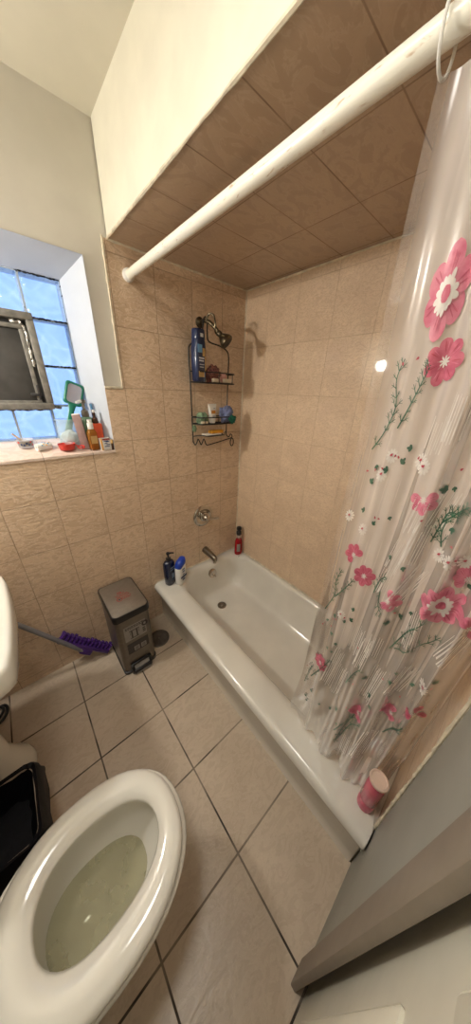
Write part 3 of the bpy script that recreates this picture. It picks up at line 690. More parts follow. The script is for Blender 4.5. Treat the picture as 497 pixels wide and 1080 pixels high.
for yy in (-.07, .07):
    MB().box(-1.66, -1.605, TY + yy - .018, TY + yy + .018, .389, .424, bev=.006).build('seat_hinge', M['white_plastic'], to)
lid = MB().loft([[(-1.672 - .010 - .02 * k, TY + .17 * math.copysign(abs(math.sin(2 * PI * i / 36)) ** .85, math.sin(2 * PI * i / 36)), .62 + (.20) * math.cos(2 * PI * i / 36)) for i in range(36)] for k in (0, .9)], cap0=True, cap1=True)
lid.build('toilet_lid', M['porcelain'], to, ang=50)
MB().loft([rrect(-1.88, -1.715, TY - .20, TY + .20, .03, .37, 5), rrect(-1.885, -1.705, TY - .215, TY + .215, .03, .45, 5), rrect(-1.89, -1.70, TY - .22, TY + .22, .03, .73, 5)], cap0=True, cap1=True).build('tank', M['porcelain'], to)
MB().box(-1.895, -1.69, TY - .23, TY + .23, .73, .765, bev=.012, seg=3).build('tank_lid', M['porcelain'], to)
MB().tube([(-1.70, TY + .15, .67), (-1.685, TY + .15, .67), (-1.68, TY + .11, .668), (-1.68, TY + .07, .664)], [.008, .007, .006, .007], 10).build('flush_lever', M['chrome'], to)
MB().box(-1.72, -1.60, TY - .09, TY + .09, .30, .388, bev=.02, seg=3).build('bowl_shelf', M['porcelain'], to)

# ------------------------------------------------------------------ waste bin with black liner
wb = thing('waste_bin', 'small beige waste bin with a black bag draped over its rim', 'bin', (-1.612, -.715, 0))
def bl(z, g=0, w=.10, l=.112): return rrect(-w - g, w + g, -l - g, l + g, .03, z, 5, 3)
b = MB().loft([bl(0, -.022), bl(.004, -.018), bl(.29, 0), bl(.298, .003), bl(.298, -.004), bl(.02, -.025)], cap0=True, cap1=True); b.build('bin_body', M['bin_beige'], wb)
n = len(bl(0)); L_ = []
for g, z, r in ((-.045, .20, .012), (-.012, .27, .004), (-.003, .303, .002), (.006, .306, .002), (.012, .285, .004), (.014, .25, .006), (.016, .215, .010)):
    P_ = bl(z, g); Q = []
    for i, p in enumerate(P_):
        k = math.sin(i * 1.9) * .5 + math.sin(i * .73 + 1) * .5
        hz = (k * .03 if z < .2 and g > 0 else 0) + (random.random() - .5) * .006
        d_ = Vector((p[0], p[1])).normalized() * (r * abs(math.sin(i * 2.3 + z * 30)))
        Q.append((p[0] + d_.x, p[1] + d_.y, p[2] + hz))
    L_.append(Q)
MB().loft(L_, cap0=True).build('bin_liner', M['bag_black'], wb, ang=25)

# ------------------------------------------------------------------ step trash can
tc = thing('trash_can', 'tall stainless steel step trash can against the tiled wall by the tub', 'trash can', (-1.0125, -.158, 0))
def tl(z, g=0): return rrect(-.0975 - g, .0975 + g, -.145 - g, .145 + g, .026, z, 6, 2)
MB().loft([tl(0, -.004), tl(.002, .001), tl(.022, .002), tl(.024, -.002)], cap0=True, cap1=True).build('base_ring', M['black_plastic'], tc)
MB().loft([tl(.022, -.003), tl(.425, -.003)], cap0=True, cap1=True).build('can_body', M['steel'], tc)
MB().loft([tl(.424, -.002), tl(.426, .002), tl(.456, .003), tl(.466, .001), tl(.4665, -.004)], cap0=True, cap1=True).build('lid_rim', M['black_plastic'], tc)
lidp = MB().loft([tl(.460, -.004), tl(.468, -.004), tl(.4695, -.007)], cap0=True, cap1=True).build('can_lid', M['steel_light'], tc)
# red print on the lid: a crown-like mark, a roundel and short rows of letters
b = MB(); zt = .4697
def dab(x0, x1, y0, y1, mi=0): b.box(x0, x1, y0, y1, zt, zt + .0004, mi)
random.seed(5)
for (x0, x1, yy) in ((-.036, .030, .012), (-.032, .034, .000), (-.006, .044, -.014), (-.004, .036, -.026), (-.020, .020, .026)):
    x = x0
    while x < x1:
        w_ = random.uniform(.003, .007); dab(x, x + w_, yy - .004, yy + .004 * random.uniform(.3, 1)); x += w_ + random.uniform(.001, .003)
for k in range(12):
    a = 2 * PI * k / 12; x, y = -.022 + .013 * math.cos(a), -.022 + .013 * math.sin(a); dab(x - .003, x + .003, y - .003, y + .003)
dab(-.027, -.019, -.028, -.016, 1); dab(-.016, -.010, -.022, -.015, 1)
for k in range(5): dab(-.018 + k * .005, -.015 + k * .005, .031, .040 + .004 * (k % 2))
pr_ = b.build('lid_print', [M['red_ink'], M['ink']], lidp); lab(pr_, 'worn red printed mark on the lid')
# sticker on the front
def fbox(mb, x0, x1, z0, z1, mi=0, d_=0): mb.box(x0, x1, -.1432 - d_, -.1424, z0, z1, mi)
b = MB(); fbox(b, -.060, .062, .262, .372, 0)
for r_, (z, w_) in enumerate(((.358, .004), (.348, .004))):
    x = -.052
    while x < .036:
        w2 = random.uniform(.006, .014); fbox(b, x, x + w2, z, z + .006, 1, .0004); x += w2 + .003
for x0, x1, z0, z1 in ((-.034, .022, .328, .333), (-.024, -.016, .278, .330), (.004, .012, .278, .330), (-.030, .016, .272, .277), (-.030, -.028, .30, .33), (.018, .020, .30, .33)): fbox(b, x0, x1, z0, z1, 1, .0004)
for k in range(10):
    a = 2 * PI * k / 10; fbox(b, .056 + .013 * math.cos(a) - .005, .056 + .013 * math.cos(a) + .005, .341 + .015 * math.sin(a) - .005, .341 + .015 * math.sin(a) + .005, 1, .0006)
for z in (.305, .292, .280): fbox(b, .040, .056, z, z + .008, 1, .0005)
stk = b.build('sticker', [M['pale_label'], M['ink']], tc); lab(stk, 'silver sticker with a line drawing and rows of small print')
b = MB(); fbox(b, -.057, .064, .158, .238, 0); fbox(b, -.052, .060, .212, .232, 1, .0004)
for x in (-.022, .018):
    fbox(b, x, x + .030, .166, .200, 2, .0004)
    for k in range(3): fbox(b, x + .005, x + .025, .172 + k * .009, .176 + k * .009, 0, .0008)
fbox(b, -.052, -.030, .166, .200, 1, .0004)
lab(b.build('pictogram_panel', [M['ink'], M['dark_plastic'], M['pale_label']], tc), 'black panel with two pale pictograms')
b = MB(); b.box(-.054, .054, -.176, -.140, .006, .040, bev=.008, seg=3); b.box(-.060, -.050, -.165, -.142, .004, .075, bev=.004); b.box(.050, .060, -.165, -.142, .004, .075, bev=.004); b.box(-.06, .06, -.156, -.1425, .062, .078, bev=.004)
pd = b.build('pedal', M['black_plastic'], tc)
b = MB().loft([[(-.044, -.1785, .012), (.044, -.1785, .012), (.044, -.153, .062), (-.044, -.153, .062)], [(-.044, -.173, .008), (.044, -.173, .008), (.044, -.148, .058), (-.044, -.148, .058)]], cap0=True, cap1=True)
b.build('pedal_pad', M['grey_pad'], pd)

# drain cover on the floor
dc = thing('floor_drain_cover', 'round grey floor drain cover between the trash can and the tub', 'drain cover', (-.845, -.185, 0))
MB().lathe([(.068, 0), (.068, .003), (.064, .005), (.050, .005), (.048, .0042), (.010, .0042), (.0005, .0042)], 40).build('cover_plate', M['cover_metal'], dc)
MB().lathe([(.006, .004), (.006, .0065), (.003, .0072), (.0005, .0072)], 12).build('cover_screw', M['nickel'], dc)

# ------------------------------------------------------------------ broom
br = thing('broom', 'purple-bristled broom with a grey handle leaning in the corner behind the sink', 'broom', (0, 0, 0))
P0, P1 = Vector((-1.135, -.080, .028)), Vector((-1.352, -.036, .262)); ax = (P1 - P0).normalized(); nrm = Vector((.55, .12, .62)); nrm = (nrm - ax * nrm.dot(ax)).normalized(); bi = ax.cross(nrm)
Lh = (P1 - P0).length
Mx = Matrix((( ax.x, bi.x, nrm.x, P0.x), (ax.y, bi.y, nrm.y, P0.y), (ax.z, bi.z, nrm.z, P0.z), (0, 0, 0, 1)))
b = MB().merge(MB().box(0, Lh, -.017, .017, -.022, .002, bev=.006, seg=3), Mx); b.build('brush_block', M['purple_dark'], br)
b = MB(); random.seed(11)
for i in range(13):
    for j in range(3):
        x = .012 + (Lh - .024) * i / 12; y = -.011 + .011 * j
        tip = .034 + random.uniform(-.004, .006)
        tf = MB().loft([[(x + r_ * math.cos(k * PI / 3) + dx, y + r_ * math.sin(k * PI / 3), z) for k in range(6)] for r_, z, dx in ((.0055, .001, 0), (.0075, tip * .6, .001), (.0105, tip, .002))], cap0=True, cap1=True)
        b.merge(tf, Mx)
bo = b.build('bristles', M['purple'], br)
C0 = Vector((-1.255, -.075, .105))
b = MB().merge(MB().box(.10, .17, -.016, .016, -.052, -.020, bev=.005), Mx); b.build('handle_socket', M['purple_dark'], br)
H0 = Mx @ Vector((.125, 0, -.042)); H1 = Vector((-1.86, -.03, 1.02)); hd_ = (Vector((-1.469, -.06, .477)) - H0)
b = MB().tube([H0, H0 + hd_ * .5, H0 + hd_, H0 + hd_ * 2.6], .0115, 14); b.build('broom_handle', M['grey_handle'], br)

# ------------------------------------------------------------------ bottles on the tub rim
def loft_bottle(prof, mi=0, k=5, side=2):
    """prof: (half_x, half_y, corner radius, z)"""
    return MB().loft([rrect(-a, a, -c, c, r, z, k, side) for a, c, r, z in prof], mi, True, True)
RIM = .311
o = thing('pump_bottle', 'dark navy pump bottle of lotion on the tub rim against the tiled end wall', 'bottle', (-.668, -.062, RIM), .35)
o.scale = (1.12, 1.12, 1.24)
loft_bottle([(.028, .022, .020, 0), (.033, .025, .022, .006), (.036, .026, .022, .06), (.037, .026, .022, .115), (.036, .025, .022, .140), (.028, .020, .018, .152), (.015, .013, .012, .158)]).build('bottle_body', M['navy'], o)
MB().lathe([(.015, .156), (.015, .172), (.008, .174), (.0055, .176), (.0055, .196), (.010, .197), (.010, .206), (.0005, .207)], 16).build('pump_collar', M['black_plastic'], o)
MB().tube([(0, 0, .202), (.014, -.012, .202), (.027, -.022, .199)], [.006, .005, .004], 8).build('pump_nozzle', M['black_plastic'], o)
b = MB()
for z, w, d in ((.118, .020, .007), (.104, .022, .006), (.062, .012, .034), (.050, .010, .006), (.035, .014, .004)): b.box(-w + .004, w, -.0272, -.0262, z - d / 2, z + d / 2)
b.build('label_print', M['label_grey'], o)
o = thing('shampoo_bottle', 'white shampoo bottle with a slanted blue cap leaning by the navy pump bottle', 'bottle', (-.612, -.108, RIM), .45, rot=(.0, .05, .40))
o.scale = (1.25, 1.2, 1.3)
loft_bottle([(.024, .016, .014, 0), (.029, .019, .016, .005), (.033, .021, .018, .05), (.034, .022, .018, .095), (.031, .020, .017, .118), (.027, .018, .015, .128)]).build('bottle_body', M['white_plastic'], o)
b = MB().loft([[(p[0], p[1], p[2] + .45 * p[0] + .006) for p in rrect(-a, a, -c, c, r, z, 5, 2)] for a, c, r, z in ((.0315, .0215, .018, .112), (.0325, .0225, .018, .122), (.029, .020, .017, .138), (.018, .013, .012, .147), (.004, .003, .002, .149))], cap0=True, cap1=True)
b.build('flip_cap', M['blue_cap'], o)
b = MB()
for x0, x1, z0, z1, mi in ((-.012, .010, .094, .104, 0), (-.010, .012, .080, .089, 0), (-.024, .026, .048, .058, 1), (-.010, .012, .030, .042, 0), (-.008, .008, .066, .071, 0)): b.box(x0, x1, -.0236, -.0228, z0, z1, mi)
b.build('label_print', [M['label_grey'], M['label_navy']], o)
o = thing('body_wash_bottle', 'red translucent bottle with a black pump top in the far corner of the tub rim', 'bottle', (-.047, -.085, RIM), .3)
o.scale = (1.25, 1.25, 1.32)
MB().lathe([(.022, 0), (.028, .004), (.030, .02), (.029, .06), (.027, .095), (.020, .112), (.012, .120)], 24, sx=1, sy=.8).build('bottle_body', M['red_liquid'], o)
MB().lathe([(.013, .119), (.012, .135), (.011, .142)], 16).build('bottle_neck', M['clear_bottle'], o)
MB().lathe([(.015, .140), (.017, .146), (.017, .160), (.012, .166), (.008, .168), (.014, .172), (.017, .180), (.015, .192), (.006, .196), (.0005, .197)], 18).build('pump_top', M['black_plastic'], o)
b = MB().loft([[( .0305 * math.cos(a), .0305 * .82 * math.sin(a), z) for a in [math.radians(195 + 8 * k) for k in range(7)]] for z in (.03, .085)], closed=False); b.build('bottle_label', M['pale_label'], o)
o = thing('shaving_can', 'pink can with a pale round base standing upside down on the near tub rim corner', 'can', (-.680, -1.450, RIM), 0)
o.scale = (1.05, 1.05, 1.38)
MB().lathe([(.016, 0), (.023, .006), (.024, .018), (.023, .032), (.0215, .036)], 26).build('can_cap', M['pink_cap'], o)
M['pink_body'] = simple('pink_can_body', rgb(214, 84, 112), .25, var=.12, coat=.3)
MB().lathe([(.0215, .036), (.024, .040), (.0245, .10), (.024, .128)], 26).build('can_body', M['pink_body'], o)
MB().lathe([(.0245, .127), (.026, .130), (.0255, .134), (.022, .1345), (.020, .132), (.0005, .1315)], 26).build('can_base', M['cream_cap'], o)
o = MB().loft([[(-.088, -.135, .3112), (-.060, -.112, .3112), (-.072, -.128, .3112)], [(-.088, -.135, .3125), (-.060, -.112, .3125), (-.072, -.128, .3125)]], cap0=True, cap1=True).build('grey_fleck', M['cover_metal'])  # thin grey triangle laid flat on the tub rim
tag(o, 'small grey scrap lying on the tub rim in front of the red bottle', 'fleck')

# ------------------------------------------------------------------ wire caddy
cd = thing('shower_caddy', 'black wire shower caddy with two baskets hanging from the shower arm', 'shower caddy', (0, 0, 0))
W = .0037
XL, XR = -.418, -.142
b = MB()
b.tube(smooth_path([(XL + .006, -.018, 1.262), (XL + .003, -.018, 1.42), (XL, -.018, 1.60), (XL - .004, -.018, 1.735), (XL + .004, -.02, 1.772), (XL + .035, -.022, 1.79), (-.362, -.030, 1.800), (-.346, -.040, 1.84), (-.342, -.048, 1.893), (-.331, -.052, 1.903), (-.320, -.048, 1.893), (-.314, -.040, 1.84), (-.296, -.030, 1.802), (-.21, -.022, 1.79), (XR - .018, -.02, 1.772), (XR, -.018, 1.735), (XR - .003, -.018, 1.60), (XR - .006, -.018, 1.42), (XR - .008, -.018, 1.29)], 6), W, 8)
b.build('caddy_frame', M['black_wire'], cd)
def basket(z0, z1, name, dep=.105):
    b = MB()
    def rail(z, dy=0):
        return smooth_path([(XL + .002, -.018, z), (XL - .006, -.05, z), (XL + .018, -dep + .012 + dy, z), (XL + .06, -dep + dy, z), (-.28, -dep - .004 + dy, z), (XR - .06, -dep + dy, z), (XR - .018, -dep + .012 + dy, z), (XR + .006, -.05, z), (XR - .002, -.018, z)], 6)
    b.tube(rail(z1), W * .9, 8); b.tube(rail(z0), W * .9, 8)
    b.tube([(XL, -.018, z0), (XR, -.018, z0)], W * .8, 8); b.tube([(XL, -.018, z1), (XR, -.018, z1)], W * .7, 8)
    for k in range(7):
        x = XL + .03 + (XR - XL - .06) * k / 6; b.tube([(x, -.018, z0), (x, -dep + .003, z0)], W * .6, 6)
    for x in (XL + .04, -.28, XR - .04): b.tube([(x, -dep, z0), (x, -dep, z1)], W * .7, 6)
    for y in (-.045, -.075): b.tube([(XL, y, z0), (XR, y, z0)], W * .6, 6)
    b.build(name, M['black_wire'], cd)
basket(1.596, 1.648, 'basket'); basket(1.374, 1.412, 'basket')
b = MB(); b.tube(smooth_path([(XL + .005, -.018, 1.298), (-.37, -.05, 1.304), (-.34, -.085, 1.302), (-.28, -.09, 1.302), (-.22, -.085, 1.303), (-.19, -.05, 1.308), (XR - .007, -.018, 1.315)], 6), W * .9, 8)
b.tube([(-.35, -.06, 1.300), (-.21, -.06, 1.303)], W * .7, 6); b.tube([(-.36, -.04, 1.301), (-.20, -.04, 1.304)], W * .7, 6)
b.build('soap_rack', M['black_wire'], cd)
b = MB(); b.tube(smooth_path([(XL + .006, -.020, 1.264), (-.408, -.032, 1.248), (-.397, -.034, 1.258), (-.388, -.034, 1.280), (-.378, -.034, 1.270), (-.367, -.036, 1.246), (-.357, -.036, 1.258), (-.347, -.036, 1.278), (-.338, -.036, 1.268), (-.326, -.036, 1.242), (-.30, -.036, 1.241), (-.22, -.036, 1.252), (-.15, -.036, 1.264), (-.115, -.034, 1.270), (-.108, -.030, 1.284), (-.118, -.026, 1.292), (-.128, -.024, 1.276), (-.138, -.022, 1.276), (XR - .008, -.019, 1.292)], 6), W * .9, 8)
b.build('hook_bar', M['black_wire'], cd)
b = MB().tube([(-.112 + .014 * math.cos(a), -.036, 1.240 + .026 * math.sin(a)) for a in [2 * PI * k / 24 for k in range(24)]], W * .9, 8, closed=True); b.build('hanging_loop', M['black_wire'], cd)

# things in the caddy
BZ = 1.600
o = thing('shampoo_bottle', 'tall dark blue shampoo bottle with pale label in the upper caddy basket', 'bottle', (-.386, -.060, BZ), .25)
loft_bottle([(.032, .022, .016, 0), (.037, .026, .018, .006), (.040, .027, .018, .09), (.040, .027, .018, .150), (.036, .026, .018, .185), (.033, .025, .018, .196)]).build('bottle_body', M['blue_dark'], o)
loft_bottle([(.034, .026, .018, .196), (.035, .026, .018, .200), (.033, .025, .018, .236), (.030, .023, .016, .242)]).build('bottle_cap', M['blue_dark'], o)
b = MB()
for x0, x1, z0, z1, mi in ((-.034, -.002, .136, .172, 0), (.002, .022, .120, .158, 2), (-.026, .014, .108, .114, 1), (-.026, .010, .096, .102, 1), (-.022, .012, .080, .083, 1), (-.022, .010, .068, .071, 1), (-.030, .020, .022, .050, 2), (.020, .026, .05, .120, 2), (-.012, .008, .206, .222, 1)): b.box(x0, x1, -.0283, -.0268, z0, z1, mi)
b.build('label_print', [M['label_blue'], M['label_text'], M['label_gold']], o)
def puff(name, c, r, n, seed, m, s=(1, 1, 1), rough=.35, ng=14):
    random.seed(seed); b = MB(); b.ball((0, 0, 0), r, ng, s=s); ph = [(random.uniform(-1, 1), random.uniform(-1, 1), random.uniform(-1, 1), random.uniform(0, 6)) for _ in range(14)]
    out = []
    for p in b.v:
        d_ = Vector(p); k = 0
        for i, q in enumerate(ph): k += math.sin((q[0] * p[0] + q[1] * p[1] + q[2] * p[2]) * (2 + i) * 2.2 / r + q[3]) / (1.3 + .25 * i)
        out.append(tuple(d_ * (1 + rough * .22 * k)))
    b.v = out; o = b.build(name, m, ang=180); o.location = c; return o
tag(puff('bath_puff', (-.298, -.060, 1.640), .040, 0, 3, M['pink_puff'], (1, .85, 1), .7, 22), 'dusty pink netted bath puff behind the blue bottle in the caddy', 'bath puff')
tag(puff('soap_ball', (-.222, -.060, 1.6295), .026, 0, 4, M['pink_pale'], (1, .9, 1), .15), 'pale pink round soap in the right of the upper caddy basket', 'soap')
def bar_soap(name, loc, sx, sy, sz, rz, m):
    o = MB().box(-sx, sx, -sy, sy, 0, sz, bev=min(sy, sz / 2) * .7, seg=3).build(name, m); o.location = loc; o.rotation_euler = (0, 0, rz); return o
tag(bar_soap('soap_bar', (-.302, -.098, BZ), .022, .010, .020, .1, M['cream_soap']), 'cream soap bar at the front of the upper basket beside the blue bottle', 'soap')
tag(bar_soap('soap_bar', (-.205, -.094, BZ), .038, .010, .022, .05, M['cream_soap']), 'long cream soap bar at the front right of the upper caddy basket', 'soap')
o = thing('tube', 'white squeeze tube with an orange print standing in the lower caddy basket', 'tube', (-.305, -.072, 1.378), .12)
MB().loft([rrect(-a, a, -c, c, min(a, c) * .95, z, 5, 2) for a, c, z in ((.017, .015, 0), (.019, .017, .006), (.0225, .015, .03), (.029, .008, .080), (.0325, .0022, .100), (.033, .0016, .108))], cap0=True, cap1=True).build('tube_body', M['white_plastic'], o)
b = MB(); b.add([(-.018, -.0135, .054), (.016, -.0135, .054), (.018, -.0105, .072), (-.016, -.0105, .072)], [(0, 1, 2, 3)], 0, False)
for x0, x1, z0, z1 in ((-.012, .010, .040, .043), (-.012, .006, .034, .037), (-.006, .010, .082, .085)): b.add([(x0, -.0165, z0), (x1, -.0165, z0), (x1, -.0163, z1), (x0, -.0163, z1)], [(0, 1, 2, 3)], 1, False)
b.build('label_print', [M['orange_print'], M['label_grey']], o)
def cloth_lump(name, loc, r, s, seed, m): 
    o = puff(name, loc, r, 0, seed, m, s, .6, 18); return o
tag(cloth_lump('washcloth', (-.192, -.064, 1.424), .050, (.95, .6, .95), 21, M['blue_cloth']), 'crumpled periwinkle blue washcloth in the right of the lower caddy basket', 'washcloth')
tag(cloth_lump('scrub_cloth', (-.168, -.100, 1.397), .026, (1.1, .5, .9), 22, M['teal_cloth']), 'teal mesh scrub cloth under the blue washcloth in the caddy', 'cloth')
tag(cloth_lump('sponge_cloth', (-.372, -.062, 1.404), .036, (1.0, .75, .9), 23, M['green_cloth']), 'sage green cloth bunched left of the white tube in the caddy', 'cloth')
tag(bar_soap('soap_bar', (-.378, -.094, 1.378), .024, .010, .014, .15, M['cream_soap']), 'pale soap bar at the left front of the lower caddy basket', 'soap')
tag(cloth_lump('scrap_of_cloth', (-.434, -.072, 1.352), .016, (.8, .6, 1.2), 24, M['green_cloth']), 'end of green cloth poking down through the left of the lower basket', 'cloth')
tag(bar_soap('soap_dish', (-.300, -.058, 1.306), .060, .026, .007, .05, M['white_plastic']), 'small white soap tray on the rack under the lower basket', 'soap dish')
tag(bar_soap('soap_bar', (-.268, -.060, 1.3135), .050, .020, .020, .08, M['yellow_soap']), 'bright yellow soap bar on the rack under the lower basket', 'soap')

# ------------------------------------------------------------------ things on the window sill
def sz(y): return 1.2615 + .055 * max(0, y) / .14
o = thing('storage_cup', 'clear plastic cup with a red and blue printed band on the sill', 'cup', (-1.222, .085, sz(.085) + .001))
MB().lathe([(.024, 0), (.026, .002), (.032, .034), (.034, .036), (.031, .034), (.024, .003)], 26).build('cup_body', M['clear_bag'], o)
b = MB().loft([[((.0268 + .175 * (z - .002)) * math.cos(a), (.0268 + .175 * (z - .002)) * math.sin(a), z) for a in [math.radians(205 + 6 * k) for k in range(22)]] for z in (.008, .030)], closed=False); b.build('cup_label', M['pale_label'], o)
b = MB()
for a0, z, mi in ((215, .025, 0), (300, .026, 0), (250, .014, 1), (270, .020, 1), (285, .014, 1), (232, .016, 1), (318, .013, 0)):
    b.add([((.0275 + .175 * (zz - .002)) * math.cos(math.radians(a)), (.0275 + .175 * (zz - .002)) * math.sin(math.radians(a)), zz) for a, zz in ((a0, z - .004), (a0 + 12, z - .004), (a0 + 12, z + .004), (a0, z + .004))], [(0, 1, 2, 3)], mi, False)
b.build('label_print', [M['red_plastic'], M['label_navy']], o)
o = MB().tube([(-1.214, .085, sz(.085) + .010), (-1.258, .088, sz(.085) + .062)], .0038, 8).build('wooden_stick', simple('wood_stick', rgb(196, 170, 140), .6)); tag(o, 'small wooden stick leaning in the clear plastic cup on the sill', 'stick')
o = thing('paper_roll', 'small white roll with a printed wrapper lying in front on the sill', 'roll', (-1.170, .050, sz(.05) + .0175), 0, rot=(0, 0, .35))
b = MB().lathe([(.006, -.022), (.016, -.022), (.0165, -.020), (.0165, .036), (.015, .038), (.006, .038), (.006, -.022)], 24, axis='x', cap=False); b.build('roll_body', M['white_plastic'], o)
b = MB()
for k in range(9):
    a = math.radians(-150 + 22 * (k % 5)); x = -.006 + .008 * (k % 4) + .01 * (k // 5)
    b.box(x, x + .006, .0167 * math.cos(a) - .002, .0167 * math.cos(a) + .002, -.0167 * math.sin(a) - .002, -.0167 * math.sin(a) + .002, k % 2)
b.build('roll_print', [M['label_blue'], M['box_orange']], o)
JX, JY = -1.044, .086
o = thing('glass_jar', 'clear glass jar of white cotton on the sill', 'jar', (JX, JY, sz(JY - .03)))
o.scale = (1.12, 1.05, 1.0)
b = MB().lathe([(.034, .001), (.040, .005), (.042, .02), (.042, .100), (.038, .110), (.038, .116), (.044, .118), (.044, .126), (.040, .127), (.036, .118), (.036, .110), (.039, .100), (.039, .02), (.034, .006)], 32); b.build('jar_glass', M['jar'], o)
cj = puff('cotton_balls', (JX, JY, sz(JY - .03) + .044), .034, 0, 31, M['cotton'], (1, .95, .95), .35, 16); tag(cj, 'heap of white cotton inside the glass jar', 'cotton')
o = thing('hand_mirror', 'green-framed hand mirror standing in the glass jar', 'hand mirror', (JX + .012, JY + .016, 1.385), 0, rot=(math.radians(-4), math.radians(21), math.radians(8)))
b = MB(); fr_ = [rrect(-.036 - g, .036 + g, .095 - g, .190 + g, .014, y, 6, 2) for g, y in ((0, -.006), (.004, -.002), (.004, .004), (0, .008), (-.006, .008), (-.006, -.006))]
def yz_sw(L_): return [(p[0], p[2], p[1]) for p in L_]
b.loft([yz_sw(L_) for L_ in fr_] + [yz_sw(fr_[0])]); b.loft([yz_sw(rrect(-.032, .032, .099, .186, .01, y, 6, 2)) for y in (.002, .006)], cap0=True, cap1=True)
b.build('mirror_frame', M['green'], o)
MB().loft([yz_sw(rrect(-.0305, .0305, .1005, .1845, .010, y, 6, 2)) for y in (-.004, .001)], cap0=True, cap1=True).build('mirror_pane', M['mirror'], o)
b = MB().loft([[(a * math.cos(2 * PI * k / 16), c_ * math.sin(2 * PI * k / 16) + .001, z) for k in range(16)] for a, c_, z in ((.012, .005, -.065), (.016, .007, -.05), (.014, .007, 0), (.012, .006, .06), (.018, .007, .092))], cap0=True, cap1=True); b.build('mirror_handle', M['green'], o)
o = thing('pump_bottle', 'sage green bottle with a grey pump at the back of the sill', 'bottle', (-.960, .084, sz(.06)), .1)
loft_bottle([(.028, .024, .018, 0), (.032, .027, .02, .006), (.033, .028, .02, .110), (.026, .022, .016, .128), (.014, .013, .012, .134)]).build('bottle_body', M['sage'], o)
MB().lathe([(.017, .133), (.018, .140), (.016, .160), (.009, .166), (.006, .168), (.006, .192), (.013, .194), (.013, .208), (.004, .211)], 18).build('pump', M['nickel'], o)
MB().tube([(0, 0, .201), (-.018, -.010, .203), (-.034, -.018, .199)], [.007, .006, .005], 8).build('pump_nozzle', M['white_plastic'], o)
o = thing('toothbrush', 'thin blue toothbrush propped against the white window reveal', 'toothbrush', (-.922, .084, sz(.084) + .001), 0, rot=(math.radians(-3), math.radians(-2), 0))
MB().tube([(0, 0, 0), (0, 0, .09), (.001, -.001, .125), (.002, -.002, .155)], [.006, .0055, .0035, .004], 10).build('brush_handle', M['label_navy'], o)
MB().box(-.004, .006, -.012, -.002, .155, .182, bev=.002).build('brush_head', M['label_blue'], o)
o = thing('card_box', 'narrow mauve cardboard box standing in front of the glass jar', 'box', (-.996, .034, sz(.03)), -.25, rot=(0, math.radians(-5), -.3))
b = MB().box(-.017, .017, -.012, .012, 0, .160, bev=.0015); b.build('box_body', M['mauve'], o)
MB().box(-.0165, .0165, -.0115, .0115, .158, .164, bev=.002).build('box_flap', M['box_white'], o)
o = thing('serum_bottle', 'amber glass bottle with a white pump cap at the front of the sill', 'bottle', (-.962, .020, sz(.024)), .1)
loft_bottle([(.018, .015, .008, 0), (.021, .017, .009, .004), (.021, .017, .009, .080), (.015, .013, .008, .094), (.010, .010, .009, .098)]).build('bottle_body', M['amber'], o)
loft_bottle([(.0185, .0145, .008, .004), (.0185, .0145, .008, .040)]).build('liquid', simple('honey_liquid', rgb(176, 104, 44), .2), o)
MB().lathe([(.012, .097), (.013, .100), (.013, .125), (.010, .127), (.006, .128), (.010, .131), (.010, .140), (.0005, .141)], 18).build('pump_cap', M['white_plastic'], o)
b = MB().box(-.013, .015, -.0178, -.017, .030, .066); b.build('bottle_label', M['label_gold'], o)
o = thing('lotion_bottle', 'orange-red bottle with a dark brown cap beside the window reveal', 'bottle', (-.930, .046, sz(.03)), 0)
o.scale = (.84, .8, 1.05)
loft_bottle([(.028, .017, .010, 0), (.030, .019, .011, .004), (.031, .020, .011, .104), (.029, .018, .010, .110), (.012, .011, .009, .113)]).build('bottle_body', M['orange_red'], o)
MB().lathe([(.016, .112), (.017, .116), (.015, .134), (.007, .140), (.006, .148), (.009, .150), (.008, .158), (.0005, .160)], 18).build('bottle_cap', M['brown_glass'], o)
b = MB().lathe([(.007, .158), (.008, .160), (.008, .168), (.004, .170)], 12); b.build('cap_tip', M['white_plastic'], o)
o = thing('medicine_box', 'little white and orange carton at the right front corner of the sill', 'box', (-.913, .008, sz(.012)), .15, rot=(math.radians(-8), 0, .1))
b = MB().box(-.024, .024, -.014, .014, 0, .058, bev=.001); b.build('box_body', M['box_white'], o)
b = MB(); b.box(-.0242, -.015, -.0146, -.0140, .001, .057, 0); b.box(-.013, .022, -.0146, -.0140, .046, .054, 2)
for z, x0, x1 in ((.036, .000, .018), (.028, -.006, .008), (.022, .002, .020), (.014, -.008, .016), (.040, -.008, .014)): b.box(x0, x1, -.0146, -.0140, z, z + .004, 1)
b.build('box_print', [M['box_orange'], M['label_navy'], M['red_ink']], o)
o = thing('lip_balm', 'slim dark brown tube at the very end of the sill beside the carton', 'tube', (-.882, .003, sz(.003)), 0)
MB().lathe([(.0055, 0), (.006, .002), (.006, .034), (.0045, .036)], 14).build('tube_body', M['brown_glass'], o)
MB().lathe([(.0062, .034), (.0062, .050), (.005, .052), (.0005, .052)], 14).build('tube_cap', M['label_gold'], o)
o = thing('measuring_scoop', 'shallow red plastic scoop with a ring handle at the front of the sill', 'scoop', (-1.075, .030, sz(.045)), 0)
MB().lathe([(.026, 0), (.030, .003), (.035, .026), (.037, .029), (.035, .029), (.033, .026), (.028, .004), (.0005, .003)], 28, sx=1, sy=.85).build('scoop_cup', M['red_plastic'], o)
b = MB().tube([(.055 + .0135 * math.cos(a), -.014 + .0135 * .8 * math.sin(a), .010 + .004 * math.sin(a)) for a in [2 * PI * k / 24 for k in range(24)]], .0028, 8, closed=True); b.tube([(.033, -.006, .022), (.044, -.010, .014)], .003, 8)
b.build('ring_handle', M['red_plastic'], o)

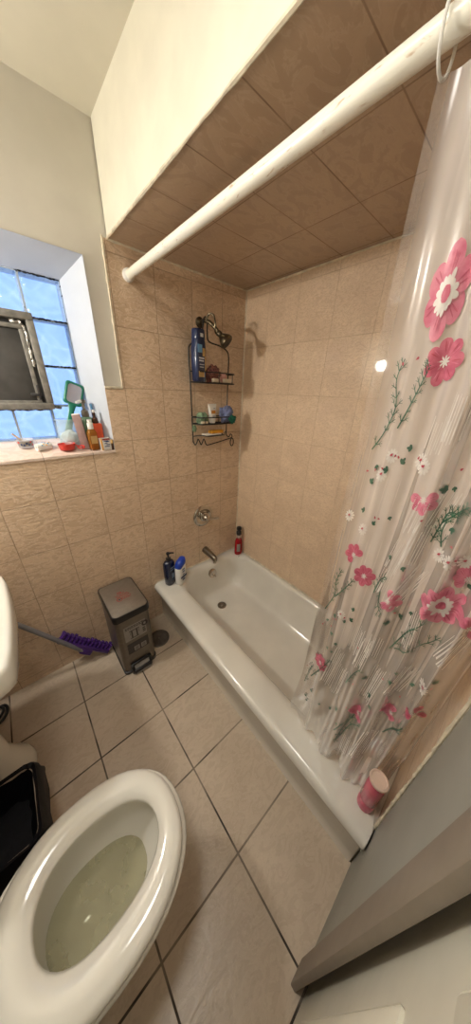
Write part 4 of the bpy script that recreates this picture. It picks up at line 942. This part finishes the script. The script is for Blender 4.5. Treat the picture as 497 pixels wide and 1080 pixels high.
for o_ in list(bpy.data.objects):
    if o_.parent or 'category' not in o_: continue
    k_ = o_['category']; p_ = o_.matrix_world.translation if False else o_.location
    if k_ == 'soap': o_['group'] = 'soaps in the wire caddy'
    elif k_ == 'bottle': o_['group'] = 'bottles on the tub rim' if p_[2] < .5 else ('bottles on the window sill' if p_[1] > 0 else 'bottles in the wire caddy')

# ------------------------------------------------------------------ daylight, camera, look
wd = bpy.data.worlds.new('daylight'); sc.world = wd; wd.use_nodes = True
bg = wd.node_tree.nodes['Background']; bg.inputs[0].default_value = (.50, .66, 1.0, 1); bg.inputs[1].default_value = SKY
cl = bpy.data.lights.new('added_fill', 'AREA'); cl.shape = 'DISK'; cl.size = .30; cl.energy = FILLW; cl.color = (1, .96, .89)  # added area light for soft fill, no known source
co = bpy.data.objects.new('added_fill_source', cl); COL.objects.link(co); co.location = (-1.35, -.95, 2.33)
o = thing('added_fill_lamp', 'added round flush lamp for fill light', 'lamp', (-1.35, -.95, CEIL))  # added housing around the fill light
MB().lathe([(.15, 0), (.17, -.004), (.17, -.03), (.158, -.034), (.155, -.02)], 32, cap=False).build('fill_lamp_ring', M['white_plastic'], o)

cam = bpy.data.cameras.new('camera'); cam.sensor_fit = 'HORIZONTAL'; cam.sensor_width = 36; cam.lens = 265.15 / 497 * 36; cam.clip_start = .02
cam.shift_y = -.5 / 497
ca = bpy.data.objects.new('camera', cam); COL.objects.link(ca); sc.camera = ca
yaw, pit, rol = .8389, .4454, .0412
fw = Vector((math.cos(yaw) * math.cos(pit), math.sin(yaw) * math.cos(pit), -math.sin(pit))); rt = Vector((math.sin(yaw), -math.cos(yaw), 0)); up = rt.cross(fw)
r2 = rt * math.cos(rol) + up * math.sin(rol); u2 = -rt * math.sin(rol) + up * math.cos(rol)
mx = Matrix((r2, u2, -fw)).transposed().to_4x4(); mx.translation = (-1.2689, -1.3920, 1.5576); ca.matrix_world = mx
sc.view_settings.view_transform = 'Standard'; sc.view_settings.look = 'None'; sc.view_settings.gamma = 1; sc.view_settings.use_curve_mapping = False
sc.view_settings.exposure = EXPO
sc.cycles.max_bounces = 10; sc.cycles.transparent_max_bounces = 16
